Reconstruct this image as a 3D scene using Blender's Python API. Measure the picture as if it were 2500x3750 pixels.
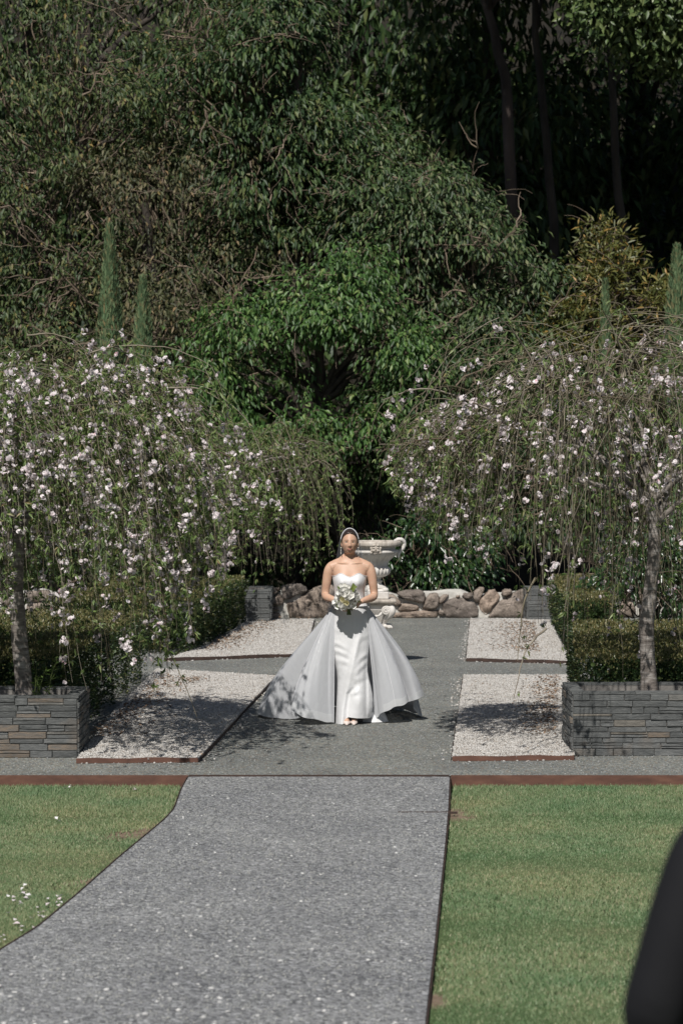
import bpy, math
import numpy as np
from mathutils import Vector

# ------------------------------------------------------------------ camera, sky, sun, exposure
scene = bpy.context.scene
C = scene.collection
for o in list(bpy.data.objects):
    bpy.data.objects.remove(o)

CAM_Z = 2.53
FPX = 8854.0                 # 85 mm lens on a 24 x 36 mm upright frame, in pixels of the 2500 x 3750 photograph
PITCH = math.atan(237.0 / FPX)
cam_d = bpy.data.cameras.new('camera')
cam_d.sensor_fit = 'VERTICAL'
cam_d.sensor_height = 36.0
cam_d.sensor_width = 24.0
cam_d.lens = 85.0
cam_d.clip_start = 0.2
cam_d.clip_end = 900.0
cam_d.dof.use_dof = True
cam_d.dof.focus_distance = 21.9
cam_d.dof.aperture_fstop = 4.0
cam = bpy.data.objects.new('camera', cam_d)
cam.location = (0, 0, CAM_Z)
cam.rotation_euler = (math.radians(90) - PITCH, 0, 0)
C.objects.link(cam)
scene.camera = cam

SUN_DIR = np.array([-0.21, -0.80, 1.0])          # towards the sun
SUN_DIR = SUN_DIR / np.linalg.norm(SUN_DIR)
SUN_EL = math.asin(SUN_DIR[2])
SUN_AZ = math.atan2(SUN_DIR[0], SUN_DIR[1])       # from +Y towards +X
w = bpy.data.worlds.new('World')
scene.world = w
w.use_nodes = True
nt = w.node_tree
nt.nodes.clear()
sky = nt.nodes.new('ShaderNodeTexSky')
sky.sky_type = 'NISHITA'
sky.sun_disc = False
sky.sun_elevation = SUN_EL
sky.sun_rotation = SUN_AZ
sky.air_density = 1.0
sky.dust_density = 1.2
bg = nt.nodes.new('ShaderNodeBackground')
bg.inputs['Strength'].default_value = 0.05
wo = nt.nodes.new('ShaderNodeOutputWorld')
nt.links.new(sky.outputs[0], bg.inputs['Color'])
nt.links.new(bg.outputs[0], wo.inputs['Surface'])

sd = bpy.data.lights.new('sun', 'SUN')
sd.energy = 4.4
sd.angle = math.radians(0.53)
sd.color = (1.0, 0.965, 0.915)
so = bpy.data.objects.new('sun', sd)
so.rotation_euler = Vector(-SUN_DIR).to_track_quat('-Z', 'Y').to_euler()
so.location = (-8, -24, 40)
C.objects.link(so)

scene.view_settings.view_transform = 'Standard'
scene.view_settings.look = 'None'
scene.view_settings.exposure = 0.0
scene.view_settings.gamma = 1.0
scene.view_settings.use_curve_mapping = False
scene.render.engine = 'CYCLES'
scene.cycles.max_bounces = 6
scene.cycles.diffuse_bounces = 3
scene.cycles.glossy_bounces = 2
scene.cycles.transmission_bounces = 3
scene.cycles.transparent_max_bounces = 12
scene.cycles.use_denoising = True

# ------------------------------------------------------------------ helpers
RNG = np.random.default_rng(11)
PI = math.pi


def ray(px, py):
    """direction of the view ray through photograph pixel (px, py)"""
    x = (px - 1250.0) / FPX
    y = -(py - 1875.0) / FPX
    c, s = math.cos(PITCH), math.sin(PITCH)
    return np.array([x, c + y * s, -s + y * c])


def on_z(px, py, z=0.0):
    d = ray(px, py)
    t = (z - CAM_Z) / d[2]
    return np.array([d[0] * t, d[1] * t, z])


def at_d(px, py, D):
    d = ray(px, py)
    t = D / d[1]
    return np.array([d[0] * t, D, CAM_Z + d[2] * t])


def norm(a):
    a = np.asarray(a, float)
    return a / np.maximum(np.linalg.norm(a, axis=-1, keepdims=True), 1e-9)


def put(name, me, mat=None, parent=None, loc=None):
    o = bpy.data.objects.new(name, me)
    C.objects.link(o)
    if mat is not None and not me.materials:
        me.materials.append(mat)
    if parent is not None:
        o.parent = parent
    if loc is not None:
        o.location = loc
    return o


def np_mesh(name, V, F, smooth=False):
    """mesh from an (n,3) array and an (m,k) array of faces, all of k corners"""
    V = np.asarray(V, np.float32)
    F = np.asarray(F, np.int32)
    me = bpy.data.meshes.new(name)
    m, k = F.shape
    me.vertices.add(len(V))
    me.vertices.foreach_set('co', V.ravel())
    me.loops.add(m * k)
    me.loops.foreach_set('vertex_index', F.ravel())
    me.polygons.add(m)
    me.polygons.foreach_set('loop_start', np.arange(0, m * k, k, dtype=np.int32))
    me.polygons.foreach_set('loop_total', np.full(m, k, np.int32))
    if smooth:
        me.polygons.foreach_set('use_smooth', np.ones(m, bool))
    me.update(calc_edges=True)
    return me


class MB:
    """collects vertices and faces of any size"""

    def __init__(s):
        s.v, s.f = [], []

    def add(s, V, F):
        b = len(s.v)
        s.v += [tuple(map(float, p)) for p in V]
        s.f += [tuple(int(i) + b for i in f) for f in F]
        return s

    def box(s, x0, x1, y0, y1, z0, z1):
        V = [(x, y, z) for z in (z0, z1) for y in (y0, y1) for x in (x0, x1)]
        return s.add(V, [(0, 2, 3, 1), (4, 5, 7, 6), (0, 1, 5, 4), (2, 6, 7, 3), (0, 4, 6, 2), (1, 3, 7, 5)])

    def prism(s, base, top):
        """closed solid between two rings of equally many points"""
        n = len(base)
        V = list(base) + list(top)
        F = [tuple(range(n))[::-1], tuple(range(n, 2 * n))]
        F += [(i, (i + 1) % n, n + (i + 1) % n, n + i) for i in range(n)]
        return s.add(V, F)

    def loft(s, rings, close=True, cap=(True, True)):
        R = np.asarray(rings, float)
        K, n, _ = R.shape
        V = R.reshape(-1, 3)
        F = []
        for k in range(K - 1):
            for i in range(n if close else n - 1):
                j = (i + 1) % n
                F.append((k * n + i, k * n + j, (k + 1) * n + j, (k + 1) * n + i))
        V = list(V)
        if close and cap[0]:
            V.append(R[0].mean(0))
            F += [(len(V) - 1, (i + 1) % n, i) for i in range(n)]
        if close and cap[1]:
            V.append(R[-1].mean(0))
            b = (K - 1) * n
            F += [(len(V) - 1, b + i, b + (i + 1) % n) for i in range(n)]
        return s.add(V, F)

    def tube(s, pts, rad, sides=8, round_caps=True):
        pts = np.asarray(pts, float)
        rad = np.broadcast_to(np.asarray(rad, float), (len(pts),)).copy()
        if round_caps:
            d0, d1 = norm(pts[0] - pts[1]), norm(pts[-1] - pts[-2])
            pts = np.vstack([pts[0] + d0 * rad[0] * .85, pts[0] + d0 * rad[0] * .5, pts, pts[-1] + d1 * rad[-1] * .5, pts[-1] + d1 * rad[-1] * .85])
            rad = np.concatenate([[rad[0] * .45, rad[0] * .82], rad, [rad[-1] * .82, rad[-1] * .45]])
        return s.loft(tube_rings(pts[None], rad[None], sides)[0])

    def ball(s, c, r, nu=12, nv=8):
        c = np.asarray(c, float)
        r = np.broadcast_to(np.asarray(r, float), (3,))
        rings = []
        for j in range(1, nv):
            t = PI * j / nv
            a = np.arange(nu) * 2 * PI / nu
            rings.append(np.stack([c[0] + r[0] * math.sin(t) * np.cos(a), c[1] + r[1] * math.sin(t) * np.sin(a), np.full(nu, c[2] - r[2] * math.cos(t))], 1))
        R = np.array(rings)
        b = len(s.v)
        s.loft(R, cap=(True, True))
        s.v[b + R.shape[0] * nu] = (c[0], c[1], c[2] - r[2])
        s.v[b + R.shape[0] * nu + 1] = (c[0], c[1], c[2] + r[2])
        return s

    def mesh(s, name, smooth=False):
        me = bpy.data.meshes.new(name)
        me.from_pydata(s.v, [], s.f)
        if smooth:
            me.polygons.foreach_set('use_smooth', np.ones(len(me.polygons), bool))
        me.update()
        return me

    def build(s, name, mat, parent=None, smooth=False):
        return put(name, s.mesh(name, smooth), mat, parent)


def tube_rings(P, R, sides):
    """P (N,K,3) polylines, R (N,K) radii -> rings (N,K,sides,3)"""
    T = np.empty_like(P)
    T[:, 1:-1] = P[:, 2:] - P[:, :-2]
    T[:, 0] = P[:, 1] - P[:, 0]
    T[:, -1] = P[:, -1] - P[:, -2]
    T = norm(T)
    # frames carried along the line, so that a bend never twists the tube
    t0 = T[:, 0]
    ref = np.where(np.abs(t0[:, 2:3]) > .9, np.array([1., 0, 0]), np.array([0, 0, 1.]))
    A = np.empty_like(P)
    A[:, 0] = norm(np.cross(t0, ref))
    for k in range(1, P.shape[1]):
        q = A[:, k - 1] - T[:, k] * np.sum(A[:, k - 1] * T[:, k], 1, keepdims=True)
        A[:, k] = norm(q)
    B = np.cross(T, A)
    ang = np.arange(sides) * 2 * PI / sides
    return P[:, :, None] + R[:, :, None, None] * (A[:, :, None] * np.cos(ang)[None, None, :, None] + B[:, :, None] * np.sin(ang)[None, None, :, None])


def tubes_np(P, R, sides=3):
    """many open tubes at once -> V, quads"""
    N, K, _ = P.shape
    V = tube_rings(P, R, sides).reshape(-1, 3)
    n, k, i = np.meshgrid(np.arange(N), np.arange(K - 1), np.arange(sides), indexing='ij')
    j = (i + 1) % sides
    b = (n * K + k) * sides
    F = np.stack([b + i, b + j, b + sides + j, b + sides + i], -1).reshape(-1, 4)
    return V, F


def kites(P, T, N, L, W, fold=.18, droop=0.0):
    """leaves: folded kites. P base points, T tip directions, N rough normals -> V, tris"""
    n = len(P)
    T = norm(T)
    S = norm(np.cross(T, N))
    N = np.cross(S, T)
    L = np.broadcast_to(L, (n,))[:, None]
    W = np.broadcast_to(W, (n,))[:, None]
    mid = P + T * L * .45
    tip = P + T * L - np.array([0, 0, 1.]) * L * droop - N * L * .10
    V = np.stack([P, mid + S * W * .5 + N * W * fold, tip, mid - S * W * .5 + N * W * fold], 1).reshape(-1, 3)
    b = np.arange(n)[:, None] * 4
    F = np.concatenate([b + np.array([[0, 1, 2]]), b + np.array([[0, 2, 3]])], 1).reshape(-1, 3)
    return V, F


def join_np(parts):
    V, F, b = [], [], 0
    for v, f in parts:
        V.append(v)
        F.append(f + b)
        b += len(v)
    return np.concatenate(V), np.concatenate(F)


def rdir(n, rng=RNG):
    return norm(rng.normal(size=(n, 3)))


def empty(name, loc=(0, 0, 0)):
    o = bpy.data.objects.new(name, None)
    o.empty_display_size = .1
    C.objects.link(o)
    o.location = loc
    return o


def tag(o, label=None, cat=None, group=None, kind=None):
    if label:
        o['label'] = label
    if cat:
        o['category'] = cat
    if group:
        o['group'] = group
    if kind:
        o['kind'] = kind
    return o


# ------------------------------------------------------------------ materials
MATS = {}


def new_mat(name):
    m = bpy.data.materials.new(name)
    m.use_nodes = True
    n = m.node_tree
    n.nodes.clear()
    out = n.nodes.new('ShaderNodeOutputMaterial')
    b = n.nodes.new('ShaderNodeBsdfPrincipled')
    n.links.new(b.outputs[0], out.inputs['Surface'])
    MATS[name] = m
    return m, n, b, out


def ramp(n, fac, stops):
    r = n.nodes.new('ShaderNodeValToRGB')
    e = r.color_ramp.elements
    while len(e) < len(stops):
        e.new(.5)
    for k, (p, c) in enumerate(stops):
        e[k].position = p
        e[k].color = (*c, 1)
    n.links.new(fac, r.inputs[0])
    return r.outputs[0]


def pos_noise(n, scale, detail=4, rough=.6, stretch=None, coords='Position'):
    if coords == 'Position':
        g = n.nodes.new('ShaderNodeNewGeometry')
        src = g.outputs['Position']
    else:
        g = n.nodes.new('ShaderNodeTexCoord')
        src = g.outputs['Object']
    if stretch:
        mp = n.nodes.new('ShaderNodeMapping')
        mp.inputs['Scale'].default_value = stretch
        n.links.new(src, mp.inputs[0])
        src = mp.outputs[0]
    t = n.nodes.new('ShaderNodeTexNoise')
    t.inputs['Scale'].default_value = scale
    t.inputs['Detail'].default_value = detail
    t.inputs['Roughness'].default_value = rough
    n.links.new(src, t.inputs['Vector'])
    return t.outputs['Fac']


def bump(n, b, h, strength=.4, dist=.01):
    u = n.nodes.new('ShaderNodeBump')
    u.inputs['Strength'].default_value = strength
    u.inputs['Distance'].default_value = dist
    n.links.new(h, u.inputs['Height'])
    n.links.new(u.outputs[0], b.inputs['Normal'])


def mix_col(n, fac, a, bcol, mode='MIX'):
    m = n.nodes.new('ShaderNodeMix')
    m.data_type = 'RGBA'
    m.blend_type = mode
    for sock, val in ((0, fac), (6, a), (7, bcol)):
        if isinstance(val, (int, float)):
            m.inputs[sock].default_value = val
        elif isinstance(val, tuple):
            m.inputs[sock].default_value = (*val, 1)
        else:
            n.links.new(val, m.inputs[sock])
    return m.outputs[2]


def noise_mat(name, stops, scale, rough=.85, bscale=None, bstr=.4, bdist=.01, stretch=None, spec=.3, coords='Position', island=None):
    m, n, b, out = new_mat(name)
    f = pos_noise(n, scale, stretch=stretch, coords=coords)
    col = ramp(n, f, stops)
    if island:
        g = n.nodes.new('ShaderNodeNewGeometry')
        i = ramp(n, g.outputs['Random Per Island'], island)
        col = mix_col(n, 1.0, col, i, 'MULTIPLY')
    n.links.new(col, b.inputs['Base Color'])
    b.inputs['Roughness'].default_value = rough
    b.inputs['Specular IOR Level'].default_value = spec
    if bscale:
        bump(n, b, pos_noise(n, bscale, stretch=stretch, coords=coords), bstr, bdist)
    return m


def leaf_mat(name, stops, rough=.42, spec=.45, trans=.22, tcol=(.10, .16, .03)):
    """each leaf (mesh island) has its own colour; thin leaves let some light through"""
    m, n, b, out = new_mat(name)
    g = n.nodes.new('ShaderNodeNewGeometry')
    col = ramp(n, g.outputs['Random Per Island'], stops)
    n.links.new(col, b.inputs['Base Color'])
    b.inputs['Roughness'].default_value = rough
    b.inputs['Specular IOR Level'].default_value = spec
    t = n.nodes.new('ShaderNodeBsdfTranslucent')
    tc = mix_col(n, .5, col, tcol)
    n.links.new(tc, t.inputs['Color'])
    mx = n.nodes.new('ShaderNodeMixShader')
    mx.inputs[0].default_value = trans
    n.links.new(b.outputs[0], mx.inputs[1])
    n.links.new(t.outputs[0], mx.inputs[2])
    n.links.new(mx.outputs[0], out.inputs['Surface'])
    return m


def flat_mat(name, col, rough=.5, spec=.4, **kw):
    m, n, b, out = new_mat(name)
    b.inputs['Base Color'].default_value = (*col, 1)
    b.inputs['Roughness'].default_value = rough
    b.inputs['Specular IOR Level'].default_value = spec
    for k, v in kw.items():
        b.inputs[k].default_value = v
    return m


def gravel_mat(name, base, lo, hi, cell, patch, warm=(.2, .17, .13), dark=.55):
    """fine crushed stone: every voronoi cell a stone with its own tone, plus broad worn patches"""
    m, n, b, out = new_mat(name)
    g = n.nodes.new('ShaderNodeNewGeometry')
    v = n.nodes.new('ShaderNodeTexVoronoi')
    v.inputs['Scale'].default_value = cell
    n.links.new(g.outputs['Position'], v.inputs['Vector'])
    sep = n.nodes.new('ShaderNodeSeparateColor')
    n.links.new(v.outputs['Color'], sep.inputs[0])
    col = ramp(n, sep.outputs[0], [(0, lo), (.45, base), (.8, base), (1, hi)])
    col = mix_col(n, ramp(n, sep.outputs[1], [(.86, (0, 0, 0)), (.9, (1, 1, 1))]), col, warm)
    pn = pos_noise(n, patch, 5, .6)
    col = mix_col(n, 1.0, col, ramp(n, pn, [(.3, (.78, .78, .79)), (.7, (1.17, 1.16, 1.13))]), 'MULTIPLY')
    n.links.new(col, b.inputs['Base Color'])
    b.inputs['Roughness'].default_value = .9
    b.inputs['Specular IOR Level'].default_value = .25
    dinv = n.nodes.new('ShaderNodeMath')
    dinv.operation = 'SUBTRACT'
    dinv.inputs[0].default_value = 1.0
    n.links.new(v.outputs['Distance'], dinv.inputs[1])
    bump(n, b, dinv.outputs[0], .9, .012)
    return m


gravel_mat('terrace_gravel', (.215, .226, .212), (.095, .10, .096), (.35, .355, .33), 62, .9, warm=(.23, .195, .155))
gravel_mat('path_gravel', (.262, .266, .27), (.115, .118, .12), (.44, .445, .45), 48, 1.0, warm=(.13, .132, .138))
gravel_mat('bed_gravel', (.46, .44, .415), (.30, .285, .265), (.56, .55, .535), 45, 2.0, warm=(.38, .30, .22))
noise_mat('pebble_white', [(.3, (.45, .43, .40)), (.7, (.565, .545, .515))], 9, .75, island=[(0, (.62, .50, .40)), (.08, (.72, .70, .68)), (.55, (1, 1, 1)), (1, (1.12, 1.12, 1.12))])
noise_mat('pebble_grey', [(.3, (.19, .197, .195)), (.7, (.30, .308, .305))], 9, .85, island=[(0, (.55, .55, .58)), (.6, (1, 1, 1)), (1, (1.35, 1.3, 1.22))])
noise_mat('pebble_pale', [(.3, (.40, .40, .40)), (.7, (.55, .55, .54))], 9, .8, island=[(0, (.7, .7, .7)), (1, (1.3, 1.28, 1.25))])
noise_mat('rust_steel', [(.25, (.085, .045, .034)), (.55, (.14, .070, .050)), (.8, (.20, .105, .07))], 6, .8, 60, .25, .003, stretch=(1, 1, 3))
noise_mat('dark_steel', [(.3, (.035, .025, .022)), (.7, (.08, .05, .04))], 8, .8, 60, .2, .003)
noise_mat('soil', [(.3, (.035, .025, .018)), (.7, (.085, .062, .045))], 9, .95, 30, .8, .03)
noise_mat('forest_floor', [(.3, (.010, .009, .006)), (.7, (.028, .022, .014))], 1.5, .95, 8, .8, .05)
noise_mat('bare_earth', [(.3, (.17, .12, .085)), (.7, (.30, .235, .18))], 12, .95, 40, .5, .01)
m, n, b, out = new_mat('lawn_turf')
c1 = ramp(n, pos_noise(n, .8, 5, .65), [(.34, (.060, .105, .040)), (.52, (.090, .130, .055)), (.70, (.135, .145, .08))])
c2 = ramp(n, pos_noise(n, 55, 3, .7, stretch=(1, .6, 1)), [(.3, (.65, .65, .65)), (.7, (1.25, 1.25, 1.2))])
col = mix_col(n, 1.0, c1, c2, 'MULTIPLY')
at = n.nodes.new('ShaderNodeAttribute')
at.attribute_name = 'bare'
ad = n.nodes.new('ShaderNodeMath')
ad.operation = 'MULTIPLY'
n.links.new(at.outputs['Fac'], ad.inputs[0])
n.links.new(ramp(n, pos_noise(n, 9, 5, .7), [(.2, (.4, .4, .4)), (.8, (1.6, 1.6, 1.6))]), ad.inputs[1])
earth = ramp(n, pos_noise(n, 16, 5, .65), [(.3, (.16, .115, .08)), (.7, (.27, .205, .15))])
col = mix_col(n, ramp(n, ad.outputs[0], [(.25, (0, 0, 0)), (.7, (1, 1, 1))]), col, earth)
n.links.new(col, b.inputs['Base Color'])
b.inputs['Roughness'].default_value = .8
b.inputs['Specular IOR Level'].default_value = .2
bump(n, b, pos_noise(n, 70, 3, .7), .7, .02)


def grass_mat(name, stops, patchy):
    m, n, b, out = new_mat(name)
    g = n.nodes.new('ShaderNodeNewGeometry')
    c1 = ramp(n, g.outputs['Random Per Island'], stops)
    c2 = ramp(n, pos_noise(n, .8, 5, .65), patchy)
    col = mix_col(n, 1.0, c1, c2, 'MULTIPLY')
    n.links.new(col, b.inputs['Base Color'])
    b.inputs['Roughness'].default_value = .5
    b.inputs['Specular IOR Level'].default_value = .35
    t = n.nodes.new('ShaderNodeBsdfTranslucent')
    n.links.new(col, t.inputs['Color'])
    mx = n.nodes.new('ShaderNodeMixShader')
    mx.inputs[0].default_value = .3
    n.links.new(b.outputs[0], mx.inputs[1])
    n.links.new(t.outputs[0], mx.inputs[2])
    n.links.new(mx.outputs[0], out.inputs['Surface'])


grass_mat('grass_blade', [(0, (.155, .240, .110)), (.5, (.235, .310, .162)), (.85, (.32, .355, .205)), (1, (.47, .43, .29))],
          [(.34, (.70, .88, .80)), (.52, (1, 1, .96)), (.70, (1.25, 1.08, 1.03))])

noise_mat('cherry_bark', [(.3, (.10, .085, .075)), (.5, (.20, .175, .155)), (.72, (.42, .39, .36))], 14, .85, 40, .6, .01, stretch=(.6, .6, 2.6))
noise_mat('cherry_twig', [(.3, (.15, .125, .098)), (.7, (.30, .27, .225))], 6, .8, island=[(0, (.45, .38, .30)), (.5, (.85, .85, .72)), (1, (1.15, 1.13, 1.1))])
noise_mat('forest_bark', [(.3, (.028, .024, .020)), (.7, (.085, .070, .058))], 3, .9, 20, .6, .03, stretch=(1, 1, .3))
noise_mat('pale_twig', [(.3, (.12, .095, .072)), (.7, (.29, .24, .19))], 3, .85, island=[(0, (.6, .55, .5)), (1, (1.2, 1.15, 1.1))])
noise_mat('pink_bark', [(.3, (.035, .028, .024)), (.7, (.12, .092, .08))], 2, .9, 20, .6, .03, stretch=(1, 1, .3))

leaf_mat('leaf_olive', [(0, (.018, .036, .012)), (.45, (.048, .076, .025)), (.8, (.10, .130, .046)), (.96, (.14, .145, .055)), (1, (.22, .15, .05))], spec=.28, rough=.48, trans=.15)
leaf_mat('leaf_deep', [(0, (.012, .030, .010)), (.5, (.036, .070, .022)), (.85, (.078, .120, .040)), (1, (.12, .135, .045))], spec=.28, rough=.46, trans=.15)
leaf_mat('leaf_bright', [(0, (.022, .054, .014)), (.5, (.060, .128, .032)), (.82, (.115, .210, .058)), (1, (.20, .26, .085))], spec=.32, rough=.42, trans=.25, tcol=(.08, .2, .02))
leaf_mat('leaf_dry', [(0, (.028, .034, .014)), (.45, (.062, .070, .030)), (.8, (.115, .115, .055)), (.94, (.17, .14, .075)), (1, (.24, .16, .08))], spec=.25, rough=.5, trans=.15)
leaf_mat('leaf_sage', [(0, (.016, .034, .012)), (.45, (.042, .076, .026)), (.8, (.090, .135, .046)), (1, (.17, .18, .09))], spec=.3, rough=.46, trans=.15)
leaf_mat('leaf_glossy', [(0, (.014, .036, .012)), (.6, (.028, .070, .020)), (1, (.07, .12, .035))], spec=.6, rough=.28)
leaf_mat('leaf_gold', [(0, (.07, .085, .024)), (.5, (.13, .145, .042)), (.88, (.21, .195, .06)), (1, (.38, .22, .06))], trans=.25, tcol=(.2, .18, .03))
leaf_mat('leaf_crown', [(0, (.05, .085, .028)), (.6, (.105, .155, .050)), (1, (.18, .22, .08))], trans=.18)
leaf_mat('leaf_cypress', [(0, (.09, .15, .075)), (.7, (.18, .26, .13)), (1, (.27, .22, .11))], rough=.7, spec=.2, trans=.08)
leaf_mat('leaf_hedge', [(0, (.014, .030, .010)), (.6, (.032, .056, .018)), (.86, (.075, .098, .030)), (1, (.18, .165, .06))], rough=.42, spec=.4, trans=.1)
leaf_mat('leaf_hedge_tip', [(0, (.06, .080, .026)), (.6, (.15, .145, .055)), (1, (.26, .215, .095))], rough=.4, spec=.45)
leaf_mat('leaf_cherry', [(0, (.10, .165, .048)), (.6, (.19, .265, .085)), (.92, (.28, .325, .135)), (1, (.34, .24, .12))], trans=.35, tcol=(.16, .24, .05))
leaf_mat('petal', [(0, (.70, .58, .60)), (.6, (.82, .76, .76)), (.97, (.87, .84, .83)), (1, (.70, .26, .34))], rough=.6, spec=.2, trans=.18, tcol=(.75, .66, .68))
leaf_mat('litter', [(0, (.10, .060, .035)), (.6, (.22, .14, .09)), (1, (.38, .28, .20))], trans=.05, rough=.8)
leaf_mat('herb', [(0, (.05, .10, .02)), (1, (.13, .20, .05))], trans=.3)

# slate: each piece gets its own tone from the object's random number; rust comes as stains in the stone
m, n, b, out = new_mat('slate')
oi = n.nodes.new('ShaderNodeObjectInfo')
c1 = ramp(n, oi.outputs['Random'], [(0, (.095, .099, .097)), (.5, (.122, .126, .123)), (.92, (.155, .159, .155)), (1, (.185, .168, .142))])
c2 = ramp(n, pos_noise(n, 16, 5, .65, stretch=(1, 1, 5)), [(.28, (.62, .64, .66)), (.55, (1, 1, 1)), (.78, (1.4, 1.39, 1.37))])
col = mix_col(n, 1.0, c1, c2, 'MULTIPLY')
rust = ramp(n, pos_noise(n, 2.1, 3, .5), [(.64, (0, 0, 0)), (.76, (.6, .6, .6))])
col = mix_col(n, rust, col, (.20, .14, .09))
n.links.new(col, b.inputs['Base Color'])
b.inputs['Roughness'].default_value = .6
b.inputs['Specular IOR Level'].default_value = .35
bump(n, b, pos_noise(n, 30, 5, .7, stretch=(1, 1, 6)), .7, .012)
m, n, b, out = new_mat('slate_rusty')
c1 = ramp(n, pos_noise(n, 14, 5, .65, stretch=(1, 1, 4)), [(.3, (.12, .118, .112)), (.5, (.165, .140, .115)), (.72, (.24, .18, .125))])
n.links.new(c1, b.inputs['Base Color'])
b.inputs['Roughness'].default_value = .75
bump(n, b, pos_noise(n, 30, 5, .7, stretch=(1, 1, 6)), .7, .012)
noise_mat('slate_core', [(.3, (.028, .028, .03)), (.7, (.055, .053, .05))], 9, .95)
noise_mat('coping_stone', [(.3, (.135, .128, .12)), (.7, (.25, .235, .215))], 7, .85, 30, .4, .008, stretch=(1, 1, 2))
noise_mat('mortar', [(.3, (.42, .40, .36)), (.7, (.62, .60, .55))], 7, .95, 25, .6, .02)

m, n, b, out = new_mat('field_stone')
oi = n.nodes.new('ShaderNodeObjectInfo')
c1 = ramp(n, oi.outputs['Random'], [(0, (.20, .17, .148)), (.4, (.265, .222, .188)), (.75, (.33, .265, .215)), (1, (.38, .295, .235))])
c2 = ramp(n, pos_noise(n, 6, 6, .68), [(.28, (.42, .42, .44)), (.5, (.95, .95, .95)), (.76, (1.5, 1.52, 1.54))])
c3 = ramp(n, pos_noise(n, 38, 4, .7), [(.35, (.7, .7, .7)), (.65, (1.2, 1.2, 1.2))])
n.links.new(mix_col(n, 1.0, mix_col(n, 1.0, c1, c2, 'MULTIPLY'), c3, 'MULTIPLY'), b.inputs['Base Color'])
b.inputs['Roughness'].default_value = .9
b.inputs['Specular IOR Level'].default_value = .2
bump(n, b, pos_noise(n, 16, 8, .75), .7, .03)

noise_mat('urn_stone', [(.3, (.55, .51, .46)), (.6, (.68, .65, .61)), (.8, (.74, .72, .69))], 9, .8, 60, .3, .004)
noise_mat('urn_weathered', [(.3, (.26, .23, .20)), (.5, (.47, .42, .36)), (.75, (.62, .57, .51))], 22, .9, 60, .4, .004, stretch=(1, 1, .35))

# people
m, n, b, out = new_mat('skin')
c1 = ramp(n, pos_noise(n, 14, 4, .6), [(.3, (.54, .335, .232)), (.7, (.62, .395, .285))])
n.links.new(c1, b.inputs['Base Color'])
b.inputs['Roughness'].default_value = .48
b.inputs['Specular IOR Level'].default_value = .4
b.inputs['Subsurface Weight'].default_value = .12
b.inputs['Subsurface Radius'].default_value = (.02, .008, .004)
m, n, b, out = new_mat('dark_hair')
st = pos_noise(n, 60, 3, .5, stretch=(6, .6, .6), coords='Object')
n.links.new(ramp(n, st, [(.3, (.014, .009, .007)), (.7, (.055, .036, .026))]), b.inputs['Base Color'])
b.inputs['Roughness'].default_value = .32
b.inputs['Specular IOR Level'].default_value = .6
bump(n, b, st, .3, .003)
flat_mat('lip', (.46, .21, .17), .4)
flat_mat('brow', (.25, .155, .11), .7)
flat_mat('eye_white', (.72, .68, .65), .3)
flat_mat('iris', (.045, .03, .022), .2)
flat_mat('lash', (.07, .045, .035), .6)
flat_mat('pearl', (.75, .72, .68), .2, .6)
flat_mat('shoe_satin', (.70, .60, .55), .25, .6)


def satin_mat(name, col, rough, alpha=1.0, trans=.0, weave=900, aniso=.0):
    m, n, b, out = new_mat(name)
    b.inputs['Base Color'].default_value = (*col, 1)
    b.inputs['Roughness'].default_value = rough
    b.inputs['Specular IOR Level'].default_value = .55
    b.inputs['Sheen Weight'].default_value = .15
    b.inputs['Sheen Roughness'].default_value = .4
    b.inputs['Anisotropic'].default_value = aniso
    bump(n, b, pos_noise(n, 22, 4, .55, stretch=(1.6, 1, .8), coords='Object'), .22, .02)
    last = b.outputs[0]
    if trans:
        t = n.nodes.new('ShaderNodeBsdfTranslucent')
        t.inputs['Color'].default_value = (*col, 1)
        mx = n.nodes.new('ShaderNodeMixShader')
        mx.inputs[0].default_value = trans
        n.links.new(last, mx.inputs[1])
        n.links.new(t.outputs[0], mx.inputs[2])
        last = mx.outputs[0]
    if alpha < 1:
        tr = n.nodes.new('ShaderNodeBsdfTransparent')
        lw = n.nodes.new('ShaderNodeLayerWeight')
        lw.inputs[0].default_value = .35
        mr = n.nodes.new('ShaderNodeMapRange')
        mr.inputs['To Min'].default_value = alpha
        mr.inputs['To Max'].default_value = min(1, alpha + .35)
        n.links.new(lw.outputs['Facing'], mr.inputs[0])
        mx = n.nodes.new('ShaderNodeMixShader')
        n.links.new(mr.outputs[0], mx.inputs[0])
        n.links.new(tr.outputs[0], mx.inputs[1])
        n.links.new(last, mx.inputs[2])
        last = mx.outputs[0]
    n.links.new(last, out.inputs['Surface'])
    return m


satin_mat('silk_satin', (.73, .73, .735), .30, aniso=.35)
satin_mat('silk_bodice', (.74, .74, .75), .55)
satin_mat('organza', (.60, .61, .63), .32, alpha=.92, trans=.15)
satin_mat('organza_hem', (.68, .69, .70), .34, alpha=.93, trans=.2)
satin_mat('veil_tulle', (.70, .72, .74), .5, alpha=.30, trans=.4)
satin_mat('veil_band', (.74, .74, .76), .35)
leaf_mat('flower_white', [(0, (.80, .78, .66)), (.5, (.86, .85, .80)), (1, (.90, .89, .87))], rough=.5, spec=.3, trans=.08, tcol=(.85, .85, .75))
flat_mat('flower_cream', (.80, .74, .48), .5)
flat_mat('bouquet_green', (.15, .19, .045), .5)
flat_mat('stem_green', (.10, .13, .04), .6)
flat_mat('suit_black', (.012, .012, .014), .75, .25)
flat_mat('shirt_white', (.7, .7, .7), .7)
flat_mat('chair_white', (.62, .62, .60), .5)

# ------------------------------------------------------------------ terrain and ground sheets
def smooth(a, b, x):
    t = np.clip((np.asarray(x, float) - a) / (b - a), 0, 1)
    return t * t * (3 - 2 * t)


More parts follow.
